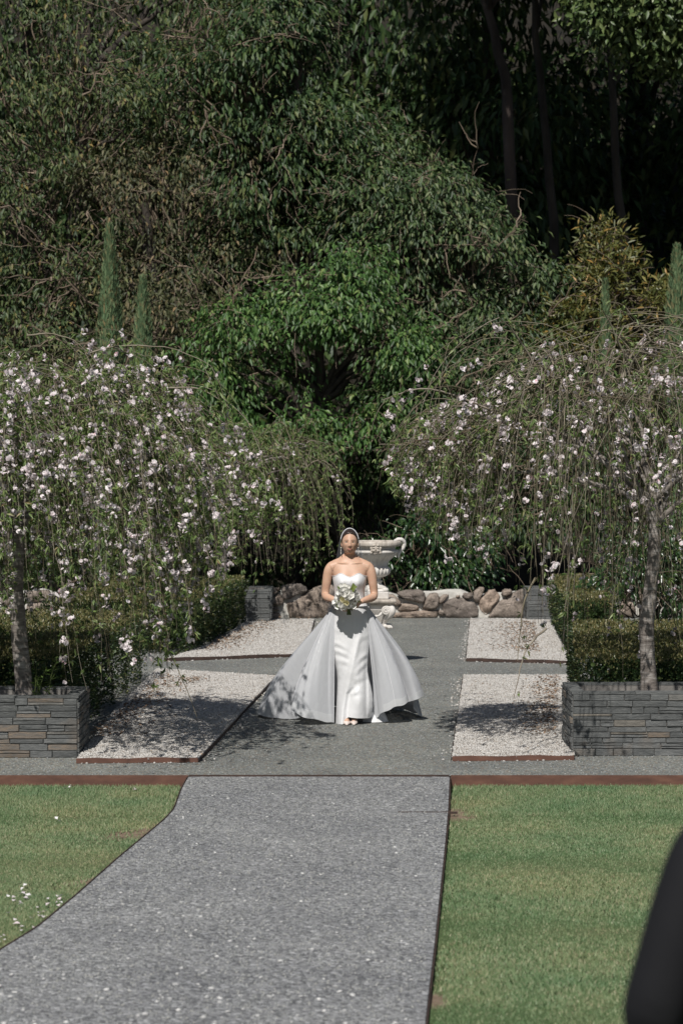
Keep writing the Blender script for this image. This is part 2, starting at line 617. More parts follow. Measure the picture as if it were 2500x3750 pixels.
def lawn_z(D):
    """flat lawn that climbs a bank to the camera's level, out of the picture"""
    return -.085 + 1.005 * (1 - smooth(6.0, 10.4, D))


def grid_mesh(name, xs, ys, zf, mat, kind='structure'):
    X, Y = np.meshgrid(xs, ys, indexing='ij')
    Z = zf(X, Y)
    V = np.stack([X, Y, Z], -1).reshape(-1, 3)
    n, k = len(xs), len(ys)
    i, j = np.meshgrid(np.arange(n - 1), np.arange(k - 1), indexing='ij')
    b = i * k + j
    F = np.stack([b, b + k, b + k + 1, b + 1], -1).reshape(-1, 4)
    o = put(name, np_mesh(name, V, F, True), MATS[mat])
    return tag(o, kind=kind)


def ground_z(X, Y):
    z = np.where(Y < 18.5, lawn_z(Y) - .08, -.12)
    z = z + np.interp(Y, [36.2, 37, 42, 44, 50, 60, 75, 100, 140, 260], [0, -.45, -.30, .35, 2.4, 7, 15, 26, 34, 40])
    z = z + .25 * np.sin(X * .7 + Y * .3) * smooth(38, 46, Y)
    return z


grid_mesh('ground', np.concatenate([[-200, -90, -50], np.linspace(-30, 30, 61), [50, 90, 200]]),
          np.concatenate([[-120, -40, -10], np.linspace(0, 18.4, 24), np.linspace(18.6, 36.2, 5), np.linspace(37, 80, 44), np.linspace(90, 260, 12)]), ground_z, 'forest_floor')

EDGE_D = 18.56     # front edge of the raised gravel terrace


def sheet(name, outline, z, mat, kind='structure', th=None):
    """flat polygon; outline of (x, y)"""
    b = MB()
    if th:
        b.prism([(x, y, z - th) for x, y in outline], [(x, y, z) for x, y in outline])
    else:
        b.add([(x, y, z) for x, y in outline], [tuple(range(len(outline)))])
    o = b.build(name, MATS[mat])
    return tag(o, kind=kind)


sheet('terrace', [(-14, EDGE_D), (14, EDGE_D), (14, 36.4), (-14, 36.4)], 0.0, 'terrace_gravel')

# the path: its edges were measured on the photograph, then laid on the lawn's own level
left_px = [(690, 2845), (665, 2905), (640, 2960), (605, 2998), (560, 3036), (440, 3135), (280, 3277), (140, 3392), (0, 3478)]
right_px = [(1645, 2845), (1643, 2905), (1640, 2960), (1632, 3050), (1622, 3150), (1610, 3262), (1590, 3450), (1572, 3600), (1555, 3750)]
LP = np.array([on_z(x, y, 0 if y < 2850 else -.045)[:2] for x, y in left_px])
RP = np.array([on_z(x, y, 0 if y < 2850 else -.045)[:2] for x, y in right_px])
LP = np.vstack([LP, [[-2.05, 10.6], [-2.3, 8.5], [-2.35, 5.5], [-2.35, -4]]])
RP = np.vstack([RP, [[.33, 9.0], [.30, 7], [.28, 5.5], [.28, -4]]])
o_ = np.argsort(LP[:, 1])
LPs = LP[o_]
o_ = np.argsort(RP[:, 1])
RPs = RP[o_]


def path_l(D):
    return np.interp(D, LPs[:, 1], LPs[:, 0])


def path_r(D):
    return np.interp(D, RPs[:, 1], RPs[:, 0])


def path_z(D):
    return lawn_z(D) + .040 + .045 * smooth(16.95, 18.5, D) - .004


ds = np.concatenate([np.linspace(-4, 5.5, 4), np.linspace(6, 10.5, 12), np.linspace(10.8, 18.3, 60), [18.45, EDGE_D - .012]])
us = np.linspace(0, 1, 13)
V = np.array([[path_l(d) + (path_r(d) - path_l(d)) * u, d, path_z(d)] for d in ds for u in us])
k = len(us)
F = np.array([[i * k + j, i * k + j + 1, (i + 1) * k + j + 1, (i + 1) * k + j] for i in range(len(ds) - 1) for j in range(k - 1)])
tag(put('path', np_mesh('path', V, F, True), MATS['path_gravel']), kind='structure')


BARE = []
for (px, py, lx, ly, ang) in ((500, 3050, .22, .60, -.62), (320, 3225, .10, .40, -.7), (1670, 2985, .17, .34, .1), (1580, 3660, .09, .20, .05), (700, 2890, .1, .2, 0)):
    BARE.append((on_z(px, py, -.08)[:2], lx, ly, ang))


def bareness(X, Y):
    v = np.zeros(len(X))
    for (c_, lx, ly, ang) in BARE:
        u = (X - c_[0]) * math.cos(ang) + (Y - c_[1]) * math.sin(ang)
        w_ = -(X - c_[0]) * math.sin(ang) + (Y - c_[1]) * math.cos(ang)
        v = np.maximum(v, 1.25 - np.hypot(u / lx, w_ / ly) * .95)
    return np.clip(v, 0, .93)


def lawn_sheet(name, x_in, x_out):
    us = np.linspace(0, 1, 90) ** 2.6
    dd = np.concatenate([np.linspace(-4, 5.5, 4), np.linspace(6, 10.5, 12), np.linspace(10.6, 18.45, 150), [EDGE_D - .012]])
    V = np.array([[x_in(d) + (x_out - x_in(d)) * u, d, lawn_z(d) + .008 * math.sin(3 * d + 9 * u)] for d in dd for u in us])
    k = len(us)
    F = [[i * k + j, i * k + j + 1, (i + 1) * k + j + 1, (i + 1) * k + j] for i in range(len(dd) - 1) for j in range(k - 1)]
    me = np_mesh(name, V, np.array(F), True)
    at = me.attributes.new('bare', 'FLOAT', 'POINT')
    at.data.foreach_set('value', bareness(V[:, 0], V[:, 1]).astype(np.float32))
    tag(put(name, me, MATS['lawn_turf']), kind='structure')


lawn_sheet('lawn_left', path_l, -24)
lawn_sheet('lawn_right', path_r, 24)


def strip_along(name, pts, zf, h0, h1, th, mat, label, cat, group=None):
    """thin upright steel strip following a polyline of (x, y)"""
    pts = np.asarray(pts, float)
    b = MB()
    d = norm(np.gradient(pts, axis=0))
    nrm = np.stack([-d[:, 1], d[:, 0]], 1) * th / 2
    rings = []
    for p, q, in zip(pts, nrm):
        z = float(zf(p[1]))
        rings.append([(p[0] - q[0], p[1] - q[1], z + h0), (p[0] + q[0], p[1] + q[1], z + h0), (p[0] + q[0], p[1] + q[1], z + h1), (p[0] - q[0], p[1] - q[1], z + h1)])
    b.loft(rings)
    return tag(b.build(name, MATS[mat]), label, cat, group)


for side, pts, lab in ((0, LPs, 'thin dark steel edging along the curved left side of the grey path'), (1, RPs, 'thin dark steel edging along the straight right side of the grey path')):
    pp = np.array([[np.interp(d, pts[:, 1], pts[:, 0]) + (-.008 if side == 0 else .008), d] for d in np.concatenate([np.linspace(-3.9, 10, 12), np.linspace(10.3, 18.4, 40), [EDGE_D - .03]])])
    strip_along('path_edging', pp, path_z, -.11, .003, .007, 'dark_steel', lab, 'edging', 'steel strips edging the path')

# rusty steel step that holds the terrace, left and right of the path, and the thin strip where the path meets it
xl, xr = float(path_l(EDGE_D)), float(path_r(EDGE_D))
b = MB().box(-14, xl - .005, EDGE_D - .012, EDGE_D, -.16, .006)
tag(b.build('terrace_edging', MATS['rust_steel']), 'rusty brown steel edge of the terrace above the left lawn', 'edging', 'rusty steel terrace edges')
b = MB().box(xr + .012, 14, EDGE_D - .012, EDGE_D, -.16, .006)
tag(b.build('terrace_edging', MATS['rust_steel']), 'rusty brown steel edge of the terrace above the right lawn', 'edging', 'rusty steel terrace edges')
b = MB().box(xl, xr, EDGE_D - .010, EDGE_D - .002, -.1, .009)
tag(b.build('threshold_strip', MATS['dark_steel']), 'thin steel strip where the grey path meets the terrace gravel', 'edging')
b = MB().box(.40, xr - .01, 17.02, 17.035, -.06, float(path_z(17.03)) + .004)
tag(b.build('path_joint_strip', MATS['dark_steel']), 'short steel joint across the right half of the path ramp', 'edging')

# ------------------------------------------------------------------ scatter helpers
ICO_V = None


def ico():
    global ICO_V, ICO_F
    p = (1 + 5 ** .5) / 2
    ICO_V = norm(np.array([(-1, p, 0), (1, p, 0), (-1, -p, 0), (1, -p, 0), (0, -1, p), (0, 1, p), (0, -1, -p), (0, 1, -p), (p, 0, -1), (p, 0, 1), (-p, 0, -1), (-p, 0, 1)]))
    ICO_F = np.array([(0, 11, 5), (0, 5, 1), (0, 1, 7), (0, 7, 10), (0, 10, 11), (1, 5, 9), (5, 11, 4), (11, 10, 2), (10, 7, 6), (7, 1, 8), (3, 9, 4), (3, 4, 2), (3, 2, 6), (3, 6, 8), (3, 8, 9), (4, 9, 5), (2, 4, 11), (6, 2, 10), (8, 6, 7), (9, 8, 1)])


ico()
OCT_V = np.array([(1, 0, 0), (-1, 0, 0), (0, 1, 0), (0, -1, 0), (0, 0, 1), (0, 0, -1)], float)
OCT_F = np.array([(0, 2, 4), (2, 1, 4), (1, 3, 4), (3, 0, 4), (2, 0, 5), (1, 2, 5), (3, 1, 5), (0, 3, 5)])


def stones(P, r, flat=(.5, .9), form='ico', rng=RNG):
    BV, BF = (ICO_V, ICO_F) if form == 'ico' else (OCT_V, OCT_F)
    n, k = len(P), len(BV)
    V = BV[None] * (1 + rng.uniform(-.22, .22, (n, k, 1)))
    V = V * np.stack([rng.uniform(.8, 1.35, n), rng.uniform(.65, 1.0, n), rng.uniform(*flat, n)], 1)[:, None]
    a = rng.uniform(0, 2 * PI, n)
    t = rng.uniform(-.4, .4, n)
    x, y, z = V[..., 0], V[..., 1], V[..., 2]
    y, z = y * np.cos(t)[:, None] - z * np.sin(t)[:, None], y * np.sin(t)[:, None] + z * np.cos(t)[:, None]
    x, y = x * np.cos(a)[:, None] - y * np.sin(a)[:, None], x * np.sin(a)[:, None] + y * np.cos(a)[:, None]
    V = np.stack([x, y, z], -1) * np.asarray(r)[:, None, None] + P[:, None]
    F = BF[None] + (np.arange(n) * k)[:, None, None]
    return V.reshape(-1, 3), F.reshape(-1, 3)


def inside(P, poly):
    x, y = P[:, 0], P[:, 1]
    c = np.zeros(len(P), bool)
    n = len(poly)
    for i in range(n):
        x1, y1 = poly[i]
        x2, y2 = poly[(i + 1) % n]
        c ^= ((y1 > y) != (y2 > y)) & (x < (x2 - x1) * (y - y1) / (y2 - y1 + 1e-12) + x1)
    return c


def in_poly(poly, dens, rng=RNG):
    poly = np.asarray(poly)
    lo, hi = poly.min(0), poly.max(0)
    n = int(dens * np.prod(hi - lo))
    P = lo + rng.random((n, 2)) * (hi - lo)
    return P[inside(P, poly)]


def stuff(name, VF, mat, label, cat, smooth=False, parent=None):
    o = put(name, np_mesh(name, VF[0], VF[1], smooth), MATS[mat], parent)
    if parent is None:
        tag(o, label, cat, kind='stuff')
    else:
        tag(o, kind='stuff')
    return o


# ------------------------------------------------------------------ white gravel beds
def bed(pxs, label, rims):
    poly = [tuple(on_z(x, y, .035)[:2]) for x, y in pxs]
    root = empty('gravel_bed', (0, 0, 0))
    tag(root, label, 'gravel bed', 'white gravel beds beside the terrace path')
    b = MB()
    b.prism([(x, y, .004) for x, y in poly], [(x, y, .030) for x, y in poly])
    b.build('gravel_base', MATS['bed_gravel'], root)
    for ri, (i, th) in enumerate(rims):
        p, q = np.array(poly[i]), np.array(poly[(i + 1) % len(poly)])
        d = norm(q - p)
        nn = np.array([d[1], -d[0]])
        s = np.linspace(0, 1, 8)
        pp = p[None] + (q - p)[None] * s[:, None] + nn[None] * (.008 + .004 * np.sin(s * 9))[:, None]
        bb = MB()
        rings = []
        for k, c in enumerate(pp):
            top = (.042 if ri == 0 else .026) + .005 * math.sin(k * 1.7)
            rings.append([(*(c - nn * .002), .002), (*(c + nn * .002), .002), (*(c + nn * .002), top), (*(c - nn * .002), top)])
        bb.loft(rings)
        bb.build('edging_strip', MATS['rust_steel' if ri == 0 and th > .04 else 'dark_steel'], root)
    P = in_poly(poly, 7000)
    d = P[:, 1]
    keep = RNG.random(len(P)) < np.clip(1.25 - (d - 19) * .045, .45, 1)
    P = P[keep]
    r = RNG.uniform(.0055, .013, len(P)) * np.where(RNG.random(len(P)) < .08, 1.35, 1)
    Z = np.full(len(P), .031) + RNG.uniform(-.002, .007, len(P))
    VF = stones(np.column_stack([P, Z]), r, (.4, .7), 'oct')
    sp = []
    for i, th in rims:
        p, q = np.array(poly[i]), np.array(poly[(i + 1) % len(poly)])
        d_ = norm(q - p)
        m2 = int(np.linalg.norm(q - p) * 13)
        uu = RNG.random(m2)
        sp.append(p + (q - p) * uu[:, None] + np.array([d_[1], -d_[0]]) * (.015 + np.abs(RNG.normal(0, .045, m2)))[:, None])
    sp = np.concatenate(sp)
    VF = join_np([VF, stones(np.column_stack([sp, np.full(len(sp), .004)]), RNG.uniform(.006, .014, len(sp)), (.45, .8))])
    stuff('pebbles', VF, 'pebble_white', None, None, parent=root)
    return poly


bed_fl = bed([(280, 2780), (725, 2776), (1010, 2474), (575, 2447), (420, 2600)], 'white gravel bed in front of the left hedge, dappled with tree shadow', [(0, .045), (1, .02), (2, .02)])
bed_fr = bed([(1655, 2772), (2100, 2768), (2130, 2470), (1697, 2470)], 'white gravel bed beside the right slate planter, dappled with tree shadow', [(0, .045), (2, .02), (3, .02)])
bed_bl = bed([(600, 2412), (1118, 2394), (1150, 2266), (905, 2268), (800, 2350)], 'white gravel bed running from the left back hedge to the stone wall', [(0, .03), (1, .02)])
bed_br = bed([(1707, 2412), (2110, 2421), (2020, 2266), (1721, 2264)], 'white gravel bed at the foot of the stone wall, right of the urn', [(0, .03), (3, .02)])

# crushed stone lying proud on the terrace and the path
P = in_poly([(-3.2, 18.6), (3.2, 18.6), (4.5, 35.6), (-3.5, 35.6)], 330)
keep = RNG.random(len(P)) < np.clip(1.3 - (P[:, 1] - 18.6) * .08, .12, 1)
for pl in (bed_fl, bed_fr, bed_bl, bed_br):
    keep &= ~inside(P, pl)
P = P[keep]
VF = stones(np.column_stack([P, np.full(len(P), .001)]), RNG.uniform(.004, .011, len(P)), (.5, .9), 'oct')
stuff('loose_gravel', VF, 'pebble_grey', 'loose grey gravel stones scattered over the terrace', 'gravel')

Dp = 10.2 + (18.5 - 10.2) * RNG.random(26000)
Xp = path_l(Dp) + .02 + (path_r(Dp) - path_l(Dp) - .04) * RNG.random(len(Dp))
VF = stones(np.column_stack([Xp, Dp, path_z(Dp) + .001]), RNG.uniform(.004, .0105, len(Dp)), (.5, .9), 'oct')
stuff('path_chips', VF, 'pebble_grey', 'crushed grey stone chips covering the path', 'gravel')
Dp = 10.2 + (18.5 - 10.2) * RNG.random(420) ** 1.9
Xp = path_l(Dp) + .02 + (path_r(Dp) - path_l(Dp) - .04) * RNG.random(len(Dp))
VF = stones(np.column_stack([Xp, Dp, path_z(Dp) + .003]), RNG.uniform(.006, .015, len(Dp)) * np.interp(Dp, [10, 13, 18], [1.35, 1, .8]), (.3, .6))
stuff('pale_stones', VF, 'pebble_pale', 'pale stones and petals strewn over the grey path', 'stones')

# ------------------------------------------------------------------ grass
def blades(n, d0, d1, xin, xout, hlo, hhi, power=1.0):
    D = d0 + (d1 - d0) * RNG.random(n)
    a = xin(D)
    X = a + (xout(D) - a) * RNG.random(n)
    keep = np.ones(n, bool)
    dist = np.abs(X - a)
    keep &= (RNG.random(n) < np.clip(dist / .10, .12, 1)) & (RNG.random(n) > bareness(X, D))
    D, X = D[keep], X[keep]
    n = len(D)
    P = np.column_stack([X, D, lawn_z(D) - .004])
    h = RNG.uniform(hlo, hhi, n)
    T = norm(np.column_stack([RNG.normal(0, .45, n), RNG.normal(0, .45, n), np.ones(n)]))
    S = norm(np.column_stack([RNG.normal(size=n), RNG.normal(size=n) * .4, np.zeros(n)])) * RNG.uniform(.003, .006, n)[:, None]
    V = np.stack([P - S, P + S, P + T * h[:, None]], 1).reshape(-1, 3)
    F = np.arange(3 * n).reshape(-1, 3)
    return V, F


wl = lambda D: -(D * .158 + .15)
wr = lambda D: (D * .158 + .15)
parts = []
for (d0, d1, n, lo, hi) in ((10.3, 14, 60000, .012, .032), (14, 17.2, 66000, .012, .028), (17.0, 18.53, 42000, .018, .045)):
    parts.append(blades(n, d0, d1, path_l, wl, lo, hi))
    parts.append(blades(int(n * 1.35), d0, d1, path_r, wr, lo, hi))
stuff('grass', join_np(parts), 'grass_blade', 'short mown green grass on both sides of the path', 'grass')

# white petals lying on the lawn at the lower left
px = np.array([(65, 3290), (90, 3280), (150, 3300), (160, 3315), (210, 3290), (215, 3310), (60, 3380), (70, 3395), (110, 3400), (28, 3350), (130, 3360), (45, 3285), (100, 3292), (250, 2880), (500, 2886), (230, 3000), (70, 3260), (20, 3440), (165, 3345)])
P = np.array([on_z(x + RNG.normal(0, 14), y + RNG.normal(0, 7), -.06) for x, y in px for _ in range(RNG.integers(1, 5))])
T = rdir(len(P)) * np.array([1, 1, .25])
VF = kites(P, T, np.array([0, 0, 1.]) + .4 * rdir(len(P)), RNG.uniform(.02, .038, len(P)), .028)
stuff('fallen_petals', VF, 'petal', 'white blossom petals fallen on the left lawn', 'petals')

# ------------------------------------------------------------------ slate planters
def clad(root, p, q, z0, z1, n_out, max_len=99.0, rusty=.06, rng=RNG, scale=1.0):
    """one slate per object on the vertical face from p to q, bedded in rows"""
    p, q = np.array(p, float), np.array(q, float)
    L = np.linalg.norm(q - p)
    d = (q - p) / L
    nrm = np.array(n_out, float)
    z = z0
    gap = .0016
    while z < z1 - .012:
        h = min(rng.uniform(.036, .060) * scale, z1 - z)
        if z1 - z - h < .02:
            h = z1 - z
        u = 0.0
        while u < min(L, max_len) - .02:
            l = rng.uniform(.10, .32) * scale
            if min(L, max_len) - u - l < .06:
                l = min(L, max_len) - u
            cuts = [(0, h)]
            if h > .045 * scale and rng.random() < .28:
                c = h * rng.uniform(.35, .65)
                cuts = [(0, c), (c, h)]
            for (c0, c1) in cuts:
                dep = rng.uniform(.006, .018)
                g = gap * rng.uniform(.4, 1.6)
                j = lambda s: rng.uniform(-s, s)

                def ring(inset, depth, s):
                    pts = []
                    for (a, c) in ((0, 0), (.5, 0), (1, 0), (1, 1), (.5, 1), (0, 1)):
                        uu = u + g + (l - 2 * g) * a + (inset if a == 0 else -inset if a == 1 else 0)
                        zz = z + c0 + g + (c1 - c0 - 2 * g) * c + (inset if c == 0 else -inset)
                        xy = p + d * uu + nrm * (depth + j(s))
                        pts.append((xy[0], xy[1], zz + j(s * .5)))
                    return pts
                mb = MB()
                mb.loft([ring(0, -.03, 0), ring(0, dep * .7, .0012), ring(.004, dep + .004, .0035)], cap=(False, True))
                mb.build('slate', MATS['slate_rusty' if rng.random() < rusty else 'slate'], root)
            u += l
        z += h
    if max_len < L:
        mb = MB()
        a, c = p + d * (max_len + .003), q
        z = z0
        while z < z1 - .01:
            h = min(.052, z1 - z)
            u = 0
            Lr = np.linalg.norm(c - a)
            while u < Lr - .01:
                l = min(rng.uniform(.12, .32), Lr - u)
                dep = rng.uniform(.006, .026)
                s0, s1 = a + d * (u + .003), a + d * (u + l - .003)
                mb.prism([(*(s0 - nrm * .03), z + .003), (*(s1 - nrm * .03), z + .003), (*(s1 - nrm * .03), z + h - .003), (*(s0 - nrm * .03), z + h - .003)],
                         [(*(s0 + nrm * dep), z + .003), (*(s1 + nrm * dep), z + .003), (*(s1 + nrm * dep), z + h - .003), (*(s0 + nrm * dep), z + h - .003)])
                u += l
            z += h
        tag(mb.build('slate_cladding', MATS['slate'], root), kind='stuff')


def planter(label, x0, x1, y0, y1, h, side, vis, soil_drop=.14, wall=.10, scale=1.0, rusty=.05):
    """box planter; side -1: its left end is seen, +1: its right end"""
    root = empty('slate_planter', ((x0 + x1) / 2, (y0 + y1) / 2, 0))
    tag(root, label, 'planter', 'grey slate planters')
    off = np.array([(x0 + x1) / 2, (y0 + y1) / 2])
    A0, A1, B0, B1 = x0 - off[0], x1 - off[0], y0 - off[1], y1 - off[1]
    c = MB()
    t = wall
    c.box(A0, A1, B0, B0 + t, 0, h)
    c.box(A0, A1, B1 - t, B1, 0, h)
    c.box(A0, A0 + t, B0 + t, B1 - t, 0, h)
    c.box(A1 - t, A1, B0 + t, B1 - t, 0, h)
    c.build('inner_wall', MATS['coping_stone'], root)
    # coping slabs along the rim, each a slab of its own
    hh = h + .004
    for (a0, a1, b0, b1, n) in ((A0 - .012, A1 + .012, B0 - .012, B0 + t, 5), (A0 - .012, A1 + .012, B1 - t, B1 + .012, 5)):
        e = np.linspace(a0, a1, max(2, int((a1 - a0) / .5) + 1))
        for k in range(len(e) - 1):
            m_ = MB().box(e[k] + .002, e[k + 1] - .002, b0 + RNG.uniform(-.004, .004), b1, h + .002, hh + .014 + RNG.uniform(0, .004))
            m_.build('coping_slab', MATS['slate'], root)
    for (a0, a1) in ((A0 - .012, A0 + t), (A1 - t, A1 + .012)):
        m_ = MB().box(a0, a1, B0 + t + .002, B1 - t - .002, h + .002, hh + .015)
        m_.build('coping_slab', MATS['slate'], root)
    s = MB()
    n = 14
    X = np.linspace(A0 + t - .001, A1 - t + .001, n)
    Y = np.linspace(B0 + t - .001, B1 - t + .001, 5)
    V = [(x, y, h - soil_drop + RNG.uniform(-.012, .012)) for x in X for y in Y]
    s.add(V, [(i * 5 + j, (i + 1) * 5 + j, (i + 1) * 5 + j + 1, i * 5 + j + 1) for i in range(n - 1) for j in range(4)])
    s.build('soil', MATS['soil'], root)
    if side < 0:
        clad(root, (A0, B0), (A1, B0), 0, h, (0, -1), vis, rusty, scale=scale)
        clad(root, (A0, B1), (A0, B0), 0, h, (-1, 0), rusty=rusty, scale=scale)
    else:
        clad(root, (A1, B0), (A0, B0), 0, h, (0, -1), vis, rusty, scale=scale)
        clad(root, (A1, B0), (A1, B1), 0, h, (1, 0), rusty=rusty, scale=scale)
    return root


planter('large slate planter at lower left with rust stained stones under the flowering tree', -5.2, -2.15, 19.66, 20.46, .485, 1, 1.15, rusty=.16)
planter('large slate planter at right with the pale barked weeping tree growing in it', 1.895, 5.0, 19.78, 20.62, .505, -1, 1.45)
planter('small slate planter end between the left back hedge and the stone wall', -2.6, -1.02, 34.7, 35.75, .46, 1, .75, scale=1.5)
planter('small slate planter end at the right of the stone wall, half hidden by drooping twigs', 2.70, 3.25, 35.0, 35.75, .46, -1, .6, scale=1.5)

# ------------------------------------------------------------------ stone wall
WD = 35.86
wall = empty('stone_wall', (0, WD, 0))
tag(wall, 'low wall of big brown field stones set in white mortar, behind the bride', 'wall')


def chaikin(P, n=1):
    P = np.asarray(P, float)
    for _ in range(n):
        Q = np.roll(P, -1, 0)
        P = np.stack([P * .78 + Q * .22, P * .22 + Q * .78], 1).reshape(-1, 2)
    return P


def wall_stone(poly, bulge=None):
    """poly: outline in metres (x, z) on the wall's face"""
    P = chaikin(poly)
    P = np.stack([P, (P + np.roll(P, -1, 0)) / 2], 1).reshape(-1, 2)
    n = len(P)
    c = P.mean(0)
    size = float(np.sqrt(np.prod(P.max(0) - P.min(0))))
    bulge = bulge or RNG.uniform(.04, .11)
    ph = RNG.uniform(0, 6, 3)
    rings = []
    for (s, y) in ((1.0, .12), (1.02, -.02), (.965, -.02 - bulge * .5), (.86, -.02 - bulge * .8), (.70, -.02 - bulge * .9), (.5, -.02 - bulge), (.28, -.02 - bulge), (.10, -.02 - bulge)):
        j = RNG.normal(0, .008 * size, (n, 2)) if s < 1 else RNG.normal(0, .006, (n, 2))
        Q = c + (P - c) * s + j
        u_, v_ = Q[:, 0], Q[:, 1]
        rel = .022 * np.sin(u_ * 13 + v_ * 9 + ph[0]) + .020 * np.abs(np.sin(u_ * 8 - v_ * 15 + ph[1])) + .010 * np.sin(u_ * 31 + v_ * 23 + ph[2])
        rings.append(np.column_stack([u_, np.full(n, y) + rel * (0 if y > 0 else .35 if s > .97 else 1) + RNG.normal(0, .004, n), v_]))
    m_ = MB().loft(rings)
    m_.build('stone', MATS['field_stone'], wall, True)


def px_poly(pts, ox, oy, s):
    out = []
    for (cx, cy) in pts:
        q = at_d(ox + cx / s, oy + cy / s, WD - .05)
        out.append((q[0], q[2]))
    return out


right_stones = [
    [(130, 245), (190, 215), (385, 210), (405, 260), (400, 335), (330, 330), (250, 310), (170, 280)],
    [(40, 255), (110, 255), (150, 300), (185, 340), (160, 360), (115, 365), (30, 300)],
    [(165, 375), (190, 345), (250, 340), (345, 365), (350, 385), (320, 405), (200, 415), (150, 410)],
    [(440, 245), (520, 238), (550, 290), (530, 385), (440, 400), (380, 390), (400, 340)],
    [(555, 270), (600, 252), (635, 255), (615, 290), (570, 335), (540, 345), (540, 310)],
    [(75, 450), (160, 425), (300, 412), (530, 408), (530, 440), (510, 484), (60, 484)],
    [(590, 330), (690, 280), (760, 285), (880, 330), (915, 400), (905, 484), (620, 484), (580, 430), (570, 360)],
    [(770, 245), (850, 238), (865, 260), (850, 295), (800, 298), (775, 285)],
    [(880, 225), (920, 190), (970, 185), (975, 215), (940, 280), (905, 345), (870, 310), (865, 260)],
    [(1020, 215), (1070, 205), (1120, 260), (1115, 300), (1050, 370), (1030, 420), (985, 450), (945, 410), (915, 345), (940, 300)],
    [(1145, 215), (1200, 205), (1240, 215), (1240, 245), (1190, 270), (1140, 265)],
    [(1040, 420), (1100, 340), (1200, 270), (1300, 210), (1420, 188), (1440, 300), (1440, 484), (1010, 484)],
    [(535, 400), (590, 410), (590, 460), (535, 450)],
    [(700, 268), (735, 262), (740, 280), (705, 284)]]
left_stones = [
    [(375, 345), (440, 330), (490, 350), (530, 390), (500, 410), (440, 450), (380, 490)],
    [(390, 520), (530, 415), (590, 470), (620, 540), (610, 590), (560, 615), (390, 600)],
    [(480, 345), (530, 322), (555, 340), (550, 375), (515, 378)],
    [(570, 310), (640, 290), (780, 260), (900, 270), (980, 310), (1020, 365), (950, 420), (840, 440), (760, 490), (640, 530), (600, 440)],
    [(660, 590), (830, 540), (960, 430), (1100, 330), (1240, 285), (1440, 290), (1560, 400), (1560, 810), (1200, 838), (760, 838), (710, 800)],
    [(395, 640), (500, 630), (550, 680), (540, 710), (480, 670), (395, 680)],
    [(395, 740), (540, 740), (570, 790), (565, 838), (390, 838)]]
for s_ in right_stones:
    wall_stone(px_poly(s_, 1400, 2080, 2.613))
for s_ in left_stones:
    wall_stone(px_poly(s_, 900, 2080, 4.48))
# the stretch behind the bride and the urn, and on behind the planters and trees to both sides
for (x0, x1) in ((.10, .72), (-6.3, -1.05), (2.8, 6.2)):
    x = x0
    while x < x1 - .1:
        wd = min(RNG.uniform(.22, .55), x1 - x)
        hs = [0, RNG.uniform(.16, .26), RNG.uniform(.38, .47)]
        for k in range(2):
            a, c_ = hs[k] + .012, hs[k + 1]
            wall_stone([(x + .02 + RNG.uniform(0, .04), a), (x + wd * .5, a - .01), (x + wd - .02, a + RNG.uniform(0, .03)), (x + wd - RNG.uniform(.01, .05), c_ - .03), (x + wd * .55, c_), (x + RNG.uniform(.02, .06), c_ - RNG.uniform(.01, .05))])
        x += wd
xs = np.linspace(-6.4, 6.3, 60)
m_ = MB()
rings = []
for x in xs:
    t = .355 + .04 * math.sin(x * 5.1) + .03 * math.sin(x * 11.3 + 1)
    rings.append([(x, 0, -.02), (x, .5, -.02), (x, .5, t), (x, .25, t + .02), (x, .02, t - .015)])
m_.loft(rings)
m_.build('mortar', MATS['mortar'], wall)

